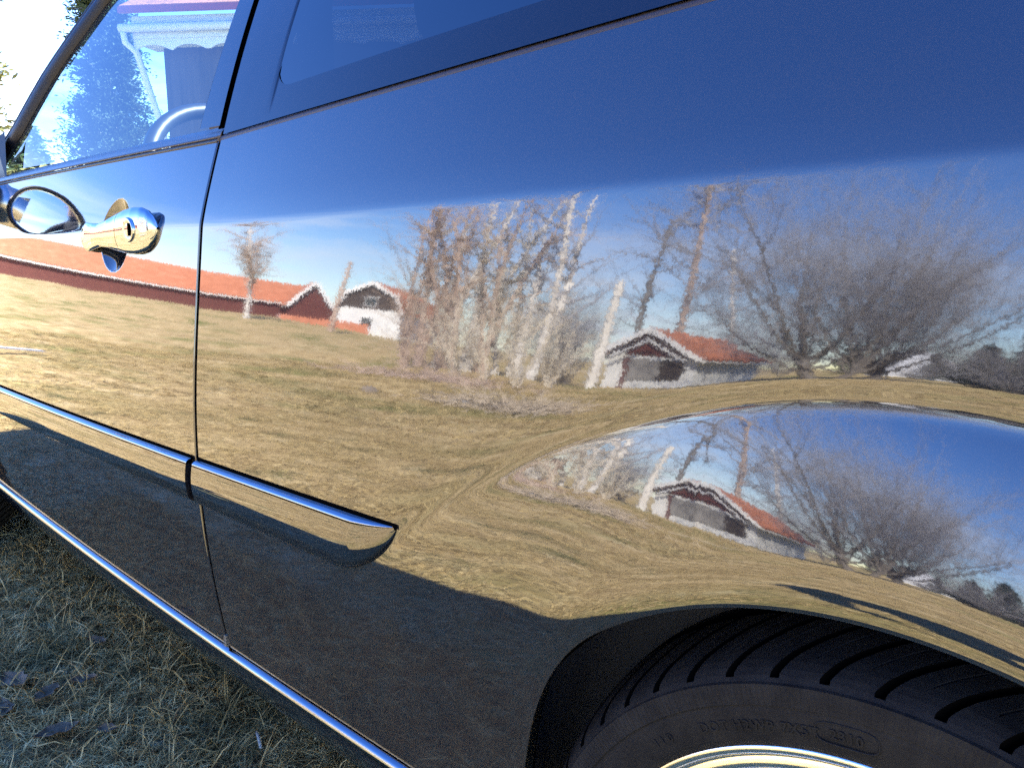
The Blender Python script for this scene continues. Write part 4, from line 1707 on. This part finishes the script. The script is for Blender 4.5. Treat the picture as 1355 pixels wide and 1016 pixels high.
brush('brush_pile', (-5.0, -6.4), 320, (.42, .42, .07), 8, simple('pale_brush', (.50, .41, .30), .9, var=.4, vscale=8), 'pale heap of cut twigs lying on the lawn before the birches')
brush('brush_pile', (-9.2, -8.9), 380, (.9, .6, .06), 9, TWIG_BR, 'dark scattering of twigs on the lawn beyond the round stone')
tag(MB().box((-.42, -.03, 0), (.42, .03, .02), Matrix.Translation((-6.6, -1.3, float(gh(-6.6, -1.3)) + .06)) @ Matrix.Rotation(.9, 4, 'Z')).build('white_board', WHITEP), 'short white board lying on the lawn ahead of the car', 'board')

# ------------------------------------------------------------------ beyond the car (seen through its windows)


hx0, hy0 = (-12.71, 5.69)
hx1, hy1 = (-11.31, 6.65)
ex = Vector((hx1 - hx0, hy1 - hy0, 0)).normalized()
ey = Vector((-ex.y, ex.x, 0))
Mz = Matrix(((ex.x, ey.x, 0, hx0), (ex.y, ey.y, 0, hy0), (0, 0, 1, -.42), (0, 0, 0, 1)))
nb = empty('neighbour_house', (hx0, hy0, 0), 'dark house with white scalloped eaves seen through the car window', 'house')
MB().box((.28, .40, -.3), (9, 7, 4.15), Mz).build('wall', BROWNB, nb)
MB().box((0, .0, 4.22), (9.6, .06, 4.55), Mz).build('fascia', WHITEP, nb)
MB().box((0, .06, 4.16), (9.6, .7, 4.22), Mz).build('soffit', WHITEP, nb)
pts = []
for k in range(0, 121):
    x = 9.6 * k / 120
    pts.append((x, .02, 4.21 - .05 - .13 * abs(math.sin(x * math.pi / .62)) ** .5 * -1 - .16))
poly = [(0, .02, 4.22)] + [(p[0], .02, p[2]) for p in pts] + [(9.6, .02, 4.22)]
mb = MB()
for a, b in zip(pts[:-1], pts[1:]):
    mb.prism(TP_(Mz, [(a[0], .02, 4.225), (b[0], .02, 4.225), (b[0], .02, b[2]), (a[0], .02, a[2])]), Mz.to_3x3() @ Vector((0, .03, 0)))
mb.build('scalloped_trim', WHITEP, nb)
extr(Mz, [(-.1, -.15, 4.56), (-.1, 3.6, 6.4), (-.1, 3.6, 6.55), (-.1, -.15, 4.68)], (9.8, 0, 0)).build('roof', TILE, nb)
MB().box((-.12, -.17, 4.57), (9.7, -.12, 4.66), Mz).build('roof_edge', simple('red_metal', (.30, .04, .04), .4), nb)
v, f = sweep(TP_(Mz, [(-.1, -.10, 4.36), (-.1, -.05, 4.16), (.02, .05, 4.02), (.22, .30, 2.9), (.24, .33, 2.6), (.24, .33, 0)]), .05, 10)
mesh_obj('downpipe', v, f, WHITEP, nb, True)
v, f = sweep(TP_(Mz, [(-.15, -.10, 4.36), (9.6, -.10, 4.36)]), .065, 10)
mesh_obj('gutter', v, f, WHITEP, nb, True)
for k in range(2):
    w_ = MB().box((1.6 + 3 * k, .34, 2.0), (2.9 + 3 * k, .43, 3.3), Mz).build('window', WHITEP, nb)
    MB().box((1.7 + 3 * k, .32, 2.1), (2.8 + 3 * k, .335, 3.2), Mz).build('pane', DARKGLASS, w_)
conifer('pine_tree', (-23.93, 9.97), 210, 9.5, 1.9, (BARK, CONIFER), 'bushy pine seen through the car windows beside the dark house', n=640, leafn=80, leafk=.36, core=2600)
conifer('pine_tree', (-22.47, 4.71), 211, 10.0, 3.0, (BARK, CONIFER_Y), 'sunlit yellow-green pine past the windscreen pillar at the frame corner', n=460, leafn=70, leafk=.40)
conifer('pine_tree', (-44.61, 14.57), 212, 5.0, 2.2, (BARK, CONIFER), 'small distant pine low behind the dashboard', n=200, leafn=16)

# ------------------------------------------------------------------ grass, leaves


def blades(n, x0, x1, y0, y1, Lr, w, seed, flat=(.05, .55), zoff=-.004):
    rg = np.random.default_rng(seed)
    x = rg.uniform(x0, x1, n)
    y = rg.uniform(y0, y1, n)
    # clumping: nudge towards tuft centres
    nt = max(8, n // 60)
    tx, ty = rg.uniform(x0, x1, nt), rg.uniform(y0, y1, nt)
    idx = rg.integers(0, nt, n)
    k = np.where(rg.random(n) < .55, rg.uniform(.8, .97, n), 0)
    sp = math.sqrt((x1 - x0) * (y1 - y0) / nt)
    x = np.where(k > 0, tx[idx] + rg.normal(0, sp * .45, n), x)
    y = np.where(k > 0, ty[idx] + rg.normal(0, sp * .45, n), y)
    x, y = np.clip(x, x0, x1), np.clip(y, y0, y1)
    z = gh(x, y) + zoff
    a = rg.uniform(0, 2 * np.pi, n) + .9 * np.sin(x * 2.1 + y * 1.3)
    L = rg.uniform(Lr[0], Lr[1], n)
    el = rg.uniform(flat[0], flat[1], n) * 1.6
    bend = rg.uniform(.2, 1.1, n)
    turn = rg.normal(0, .5, n)
    W = w * rg.uniform(.6, 1.4, n)
    p = np.stack([x, y, z], -1)
    pts = [p]
    for s_ in range(3):
        e = el - bend * (s_ / 1.2)
        aa = a + turn * s_ * .6
        p = p + (L / 3)[:, None] * np.stack([np.cos(aa) * np.cos(e), np.sin(aa) * np.cos(e), np.sin(e)], -1)
        p[:, 2] = np.maximum(p[:, 2], gh(p[:, 0], p[:, 1]) + .001 + .010 * rg.random(n))
        pts.append(p)
    sd = np.stack([-np.sin(a), np.cos(a), rg.normal(0, .35, n)], -1)
    sd /= np.linalg.norm(sd, axis=1, keepdims=True)
    V = []
    for i, k in enumerate((.8, 1.0, .7)):
        V += [pts[i] - sd * (W * k / 2)[:, None], pts[i] + sd * (W * k / 2)[:, None]]
    V.append(pts[3])
    V = np.stack(V, 1)
    b = np.arange(n)[:, None] * 7
    T = np.array([[0, 1, 3], [0, 3, 2], [2, 3, 5], [2, 5, 4], [4, 5, 6]])
    F = (b[:, :, None] + T[None]).reshape(-1, 3)
    return V.reshape(-1, 3), F


VV, FF, o_ = [], [], 0
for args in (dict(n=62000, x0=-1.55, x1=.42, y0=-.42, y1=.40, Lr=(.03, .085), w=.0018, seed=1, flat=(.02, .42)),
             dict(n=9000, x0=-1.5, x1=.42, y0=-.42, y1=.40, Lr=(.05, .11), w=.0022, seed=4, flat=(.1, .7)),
             dict(n=55000, x0=-4.2, x1=1.4, y0=-3.2, y1=-.40, Lr=(.04, .10), w=.0035, seed=2, flat=(.02, .45)),
             dict(n=20000, x0=-4.2, x1=-1.5, y0=-.42, y1=.6, Lr=(.04, .10), w=.0035, seed=5, flat=(.02, .45)),
             dict(n=56000, x0=-14, x1=1.5, y0=-13, y1=-3.2, Lr=(.08, .20), w=.010, seed=3, flat=(.02, .4)),
             dict(n=16000, x0=-14, x1=-4.2, y0=-3.2, y1=2.5, Lr=(.08, .20), w=.010, seed=6, flat=(.02, .4))):
    v, f = blades(**args)
    VV.append(v)
    FF.append(f + o_)
    o_ += len(v)
gr = mesh_obj('lawn_grass', np.concatenate(VV[2:]), np.concatenate(FF[2:]) - len(VV[0]) - len(VV[1]), STRAW)
tag(gr, 'matted dry grass blades covering the sunny lawn', 'grass', kind='stuff')
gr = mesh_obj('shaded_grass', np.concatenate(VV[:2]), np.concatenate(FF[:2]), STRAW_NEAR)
tag(gr, 'matted grass beside the sill, its colour warmed against the blue shade', 'grass', kind='stuff')


def leaf(loc, size, rz, curl, label, seed):
    rg = np.random.default_rng(seed)
    P = []
    for u in np.linspace(-1, 1, 13):
        row = []
        wd = (1 - abs(u) ** 2.2) * .55 * (1 + .18 * math.sin(9 * u + seed)) + .01
        for v in np.linspace(-1, 1, 9):
            z = curl * (v * v) * .35 + .12 * u * u * curl + .05 * math.sin(4 * u + 3 * v + seed) + .03 * math.sin(8 * v + seed)
            row.append((u * size, v * wd * size, z * size))
        P.append(row)
    M = Matrix.Translation(loc) @ Matrix.Rotation(rz, 4, 'Z') @ Matrix.Rotation(rg.normal(0, .12), 4, 'X')
    P = np.array([[tuple(M @ Vector(p)) for p in r] for r in P])
    o = grid_obj('fallen_leaf', P, LEAF, None, loc=loc)
    tag(o, label, 'leaf', 'fallen leaves beside the car')


leaf((-.766, .132, .022), .024, .4, .5, 'small curled bluish leaf nearest the sill', 1)
leaf((-.626, .053, .022), .024, 1.0, .7, 'curled leaf in the middle of the leaves on the grass', 2)
leaf((-.728, -.037, .020), .036, .2, .4, 'broad dead leaf lying flat at the frame edge', 3)
leaf((-.630, -.012, .020), .032, 2.2, .6, 'dark dead leaf beside the broad flat one', 4)
leaf((-.488, -.044, .020), .036, 1.4, .5, 'largest dark crumpled leaf, nearest the camera', 5)
leaf((-.438, .020, .018), .018, .7, .5, 'small greyish leaf right of the largest one', 6)
leaf((-.640, -.085, .018), .034, 2.9, .4, 'dead leaf half cut off by the frame edge', 7)
v, f = sweep([(-.232, .190, .020), (-.212, .182, .025), (-.185, .170, .022)], [.0028, .003, .0024], 8)
tag(mesh_obj('pale_twig', v, f, PALEWOOD, None, True, None, (-.245, .178, 0)), 'short pale bit of twig lying in the grass under the sill', 'twig')

# ------------------------------------------------------------------ the photographer (only the shadow on the lawn is mirrored)
SKINM = simple('skin', (.55, .36, .27), .55)
JACKET = simple('dark_jacket_cloth', (.03, .035, .05), .85, var=.3, vscale=30)
JEANS = simple('jeans_cloth', (.06, .08, .13), .9, var=.3, vscale=40)
SHOE = simple('shoe_leather', (.03, .028, .026), .6)
HAIR = simple('brown_hair', (.06, .045, .03), .7, bump=.4, bscale=90)
PHONE = simple('phone_black', (.01, .01, .012), .2)
person = empty('person', (1.02, -.86, 0), 'person in dark jacket bending forward beside the rear wheel, photographing the car', 'person')
J, E_, RAD = [], [], []
SHIFT = np.array([-.16, .16, 0])


def jt(p, r, par=None):
    p = np.array(p, float)
    p = tuple(p + SHIFT * float(np.clip((-.58 - p[1]) / .2, 0, 1)))     # hands stay on the phone
    J.append(p)
    RAD.append(r)
    if par is not None:
        E_.append((par, len(J) - 1))
    return len(J) - 1


pel = jt((1.20, -1.02, .92), (.17, .13))
sp = jt((1.195, -.98, 1.08), (.165, .125), pel)
ch = jt((1.18, -.90, 1.26), (.185, .135), sp)
nk0 = jt((1.165, -.845, 1.39), (.075, .07), ch)
nk = jt((1.155, -.815, 1.45), (.055, .055), nk0)
h1 = jt((1.148, -.775, 1.52), (.070, .078), nk)
h2 = jt((1.143, -.755, 1.60), (.076, .092), h1)
h3 = jt((1.142, -.760, 1.67), (.050, .060), h2)
ns = jt((1.125, -.675, 1.565), (.014, .016), h1)
wr = {}
for side, sh, el, wp, palm in (('l', (1.005, -.90, 1.345), (1.06, -.80, 1.10), (.905, -.60, .915), (.930, -.555, .895)), ('r', (1.350, -.865, 1.345), (1.335, -.70, 1.09), (1.130, -.585, .905), (1.085, -.560, .885))):
    a = jt(sh, (.070, .068), ch)
    m1 = jt(tuple((np.array(sh) * .5 + np.array(el) * .5)), (.054, .054), a)
    b = jt(el, (.045, .045), m1)
    m2 = jt(tuple((np.array(el) * .5 + np.array(wp) * .5)), (.040, .040), b)
    c = jt(wp, (.028, .024), m2)
    p_ = jt(palm, (.034, .020), c)
    sg = 1 if side == 'l' else -1
    pv = np.array(palm)
    for k, (dz_, L) in enumerate(((.030, .065), (.011, .072), (-.010, .068), (-.029, .054))):
        f1 = jt(tuple(pv + np.array([sg * .012, .020, dz_])), (.0095, .0095), p_)
        f2 = jt(tuple(pv + np.array([sg * .030, .020 + L * .25, dz_])), (.0085, .0085), f1)
        jt(tuple(pv + np.array([sg * (.030 + L * .42), .012 + L * .1, dz_])), (.0072, .0072), f2)
    t1 = jt(tuple(pv + np.array([sg * .008, -.012, .032])), (.011, .011), p_)
    jt(tuple(pv + np.array([sg * .038, -.020, .030])), (.009, .009), t1)
for hx_, kx, fx_ in (((1.105, -1.02, .88), (1.06, -.985, .50), (1.05, -1.03, .09)), ((1.295, -1.02, .88), (1.335, -.975, .50), (1.345, -1.02, .09))):
    a = jt(hx_, (.092, .092), pel)
    m1 = jt(tuple(np.array(hx_) * .5 + np.array(kx) * .5), (.076, .078), a)
    b = jt(kx, (.056, .058), m1)
    m2 = jt(tuple(np.array(kx) * .6 + np.array(fx_) * .4 + np.array([0, -.015, 0])), (.054, .056), b)
    c = jt(fx_, (.038, .040), m2)
    d_ = jt((fx_[0], fx_[1] + .05, .055), (.042, .040), c)
    jt((fx_[0] - .01, fx_[1] + .17, .040), (.040, .026), d_)
me = bpy.data.meshes.new('body_skeleton')
me.from_pydata(J, E_, [])
tmp = bpy.data.objects.new('body_skeleton', me)
C.objects.link(tmp)
sk = tmp.modifiers.new('skin', 'SKIN')
sk.use_smooth_shade = True
lay = me.skin_vertices[0].data if len(me.skin_vertices) else None
if lay is None:
    bpy.context.view_layer.objects.active = tmp
    tmp.select_set(True)
    bpy.ops.mesh.customdata_skin_add()
    lay = me.skin_vertices[0].data
for k, r in enumerate(RAD):
    lay[k].radius = r
    lay[k].use_root = (k == 0)
sb = tmp.modifiers.new('sub', 'SUBSURF')
sb.levels = 2
bpy.context.view_layer.update()
bm_ = bpy.data.meshes.new_from_object(tmp.evaluated_get(bpy.context.evaluated_depsgraph_get()))
bpy.data.objects.remove(tmp)
vv = np.array([v.co[:] for v in bm_.vertices])
polys = [tuple(p.vertices) for p in bm_.polygons]
body = mesh_obj('body', vv, polys, JACKET, person, True)
for m in (JEANS, SHOE, SKINM):
    body.data.materials.append(m)
palms = np.array([(.930, -.555, .895), (1.085, -.560, .885)])
for p in body.data.polygons:
    c = vv[list(p.vertices)].mean(0)
    mi = 0
    if np.min(np.linalg.norm(palms - c, axis=1)) < .075 and c[1] > -.62:
        mi = 3
    elif c[2] < .095:
        mi = 2
    elif c[2] < .90 and c[1] < -.68:
        mi = 1
    elif c[2] > 1.44:
        mi = 3
    p.material_index = mi
P = []
hc = np.array([1.142, -.765, 1.605]) + SHIFT
for v in np.linspace(0, 1, 12):
    e = R(88) - v * R(100)
    row = []
    for a in np.linspace(0, 2 * math.pi, 29)[:-1]:
        k = 1.0 if math.sin(a) < .35 or v < .45 else max(.2, 1 - (v - .45) * 1.6)
        ee = R(88) - v * R(100) * k
        row.append(hc + np.array([.098 * math.cos(ee) * math.cos(a), .112 * math.cos(ee) * math.sin(a), .118 * math.sin(ee)]))
    P.append(row)
grid_obj('hair', np.array(P).transpose(1, 0, 2), HAIR, person, wrap_u=True)
for sx_ in (-.03, .03):
    P = [[(1.136 + SHIFT[0] + sx_ + .012 * math.cos(e) * math.cos(a), -.692 + SHIFT[1] + .008 * math.cos(e) * math.sin(a), 1.592 + .008 * math.sin(e)) for e in np.linspace(-1.55, 1.55, 8)] for a in np.linspace(0, 2 * math.pi, 13)[:-1]]
    grid_obj('eye', np.array(P), simple('eye_white', (.7, .7, .7), .3), person, wrap_u=True)
for sx_ in (-1, 1):
    P = [[(1.143 + SHIFT[0] + sx_ * (.078 + .012 * math.cos(e)), -.765 + SHIFT[1] + .022 * math.cos(e) * math.cos(a), 1.585 + .034 * math.sin(e) + .004 * math.sin(a)) for e in np.linspace(-1.55, 1.55, 8)] for a in np.linspace(0, 2 * math.pi, 13)[:-1]]
    grid_obj('ear', np.array(P), SKINM, person, wrap_u=True)
v, f = sweep([(1.105 + SHIFT[0], -.690 + SHIFT[1], 1.527), (1.128 + SHIFT[0], -.681 + SHIFT[1], 1.525), (1.152 + SHIFT[0], -.684 + SHIFT[1], 1.527)], [.004, .006, .004], 8)
mesh_obj('mouth', v, f, simple('lips', (.45, .2, .17), .5), person, True)
pc = Vector((CX, CY, CZ)) - fw * .0145 + rr_ * .042
Mp = Matrix(((rr_.x, uu_.x, -fw.x, pc.x), (rr_.y, uu_.y, -fw.y, pc.y), (rr_.z, uu_.z, -fw.z, pc.z), (0, 0, 0, 1)))
ph = MB().box((-.062, -.033, -.0045), (.062, .033, .0045), Mp).build('phone', PHONE, None, False, tuple(pc))
tag(ph, 'black phone held in both hands of the person in the dark jacket', 'phone')
MB().box((-.052, -.030, .0046), (.052, .030, .0052), Mp).build('screen', DARKGLASS, ph)
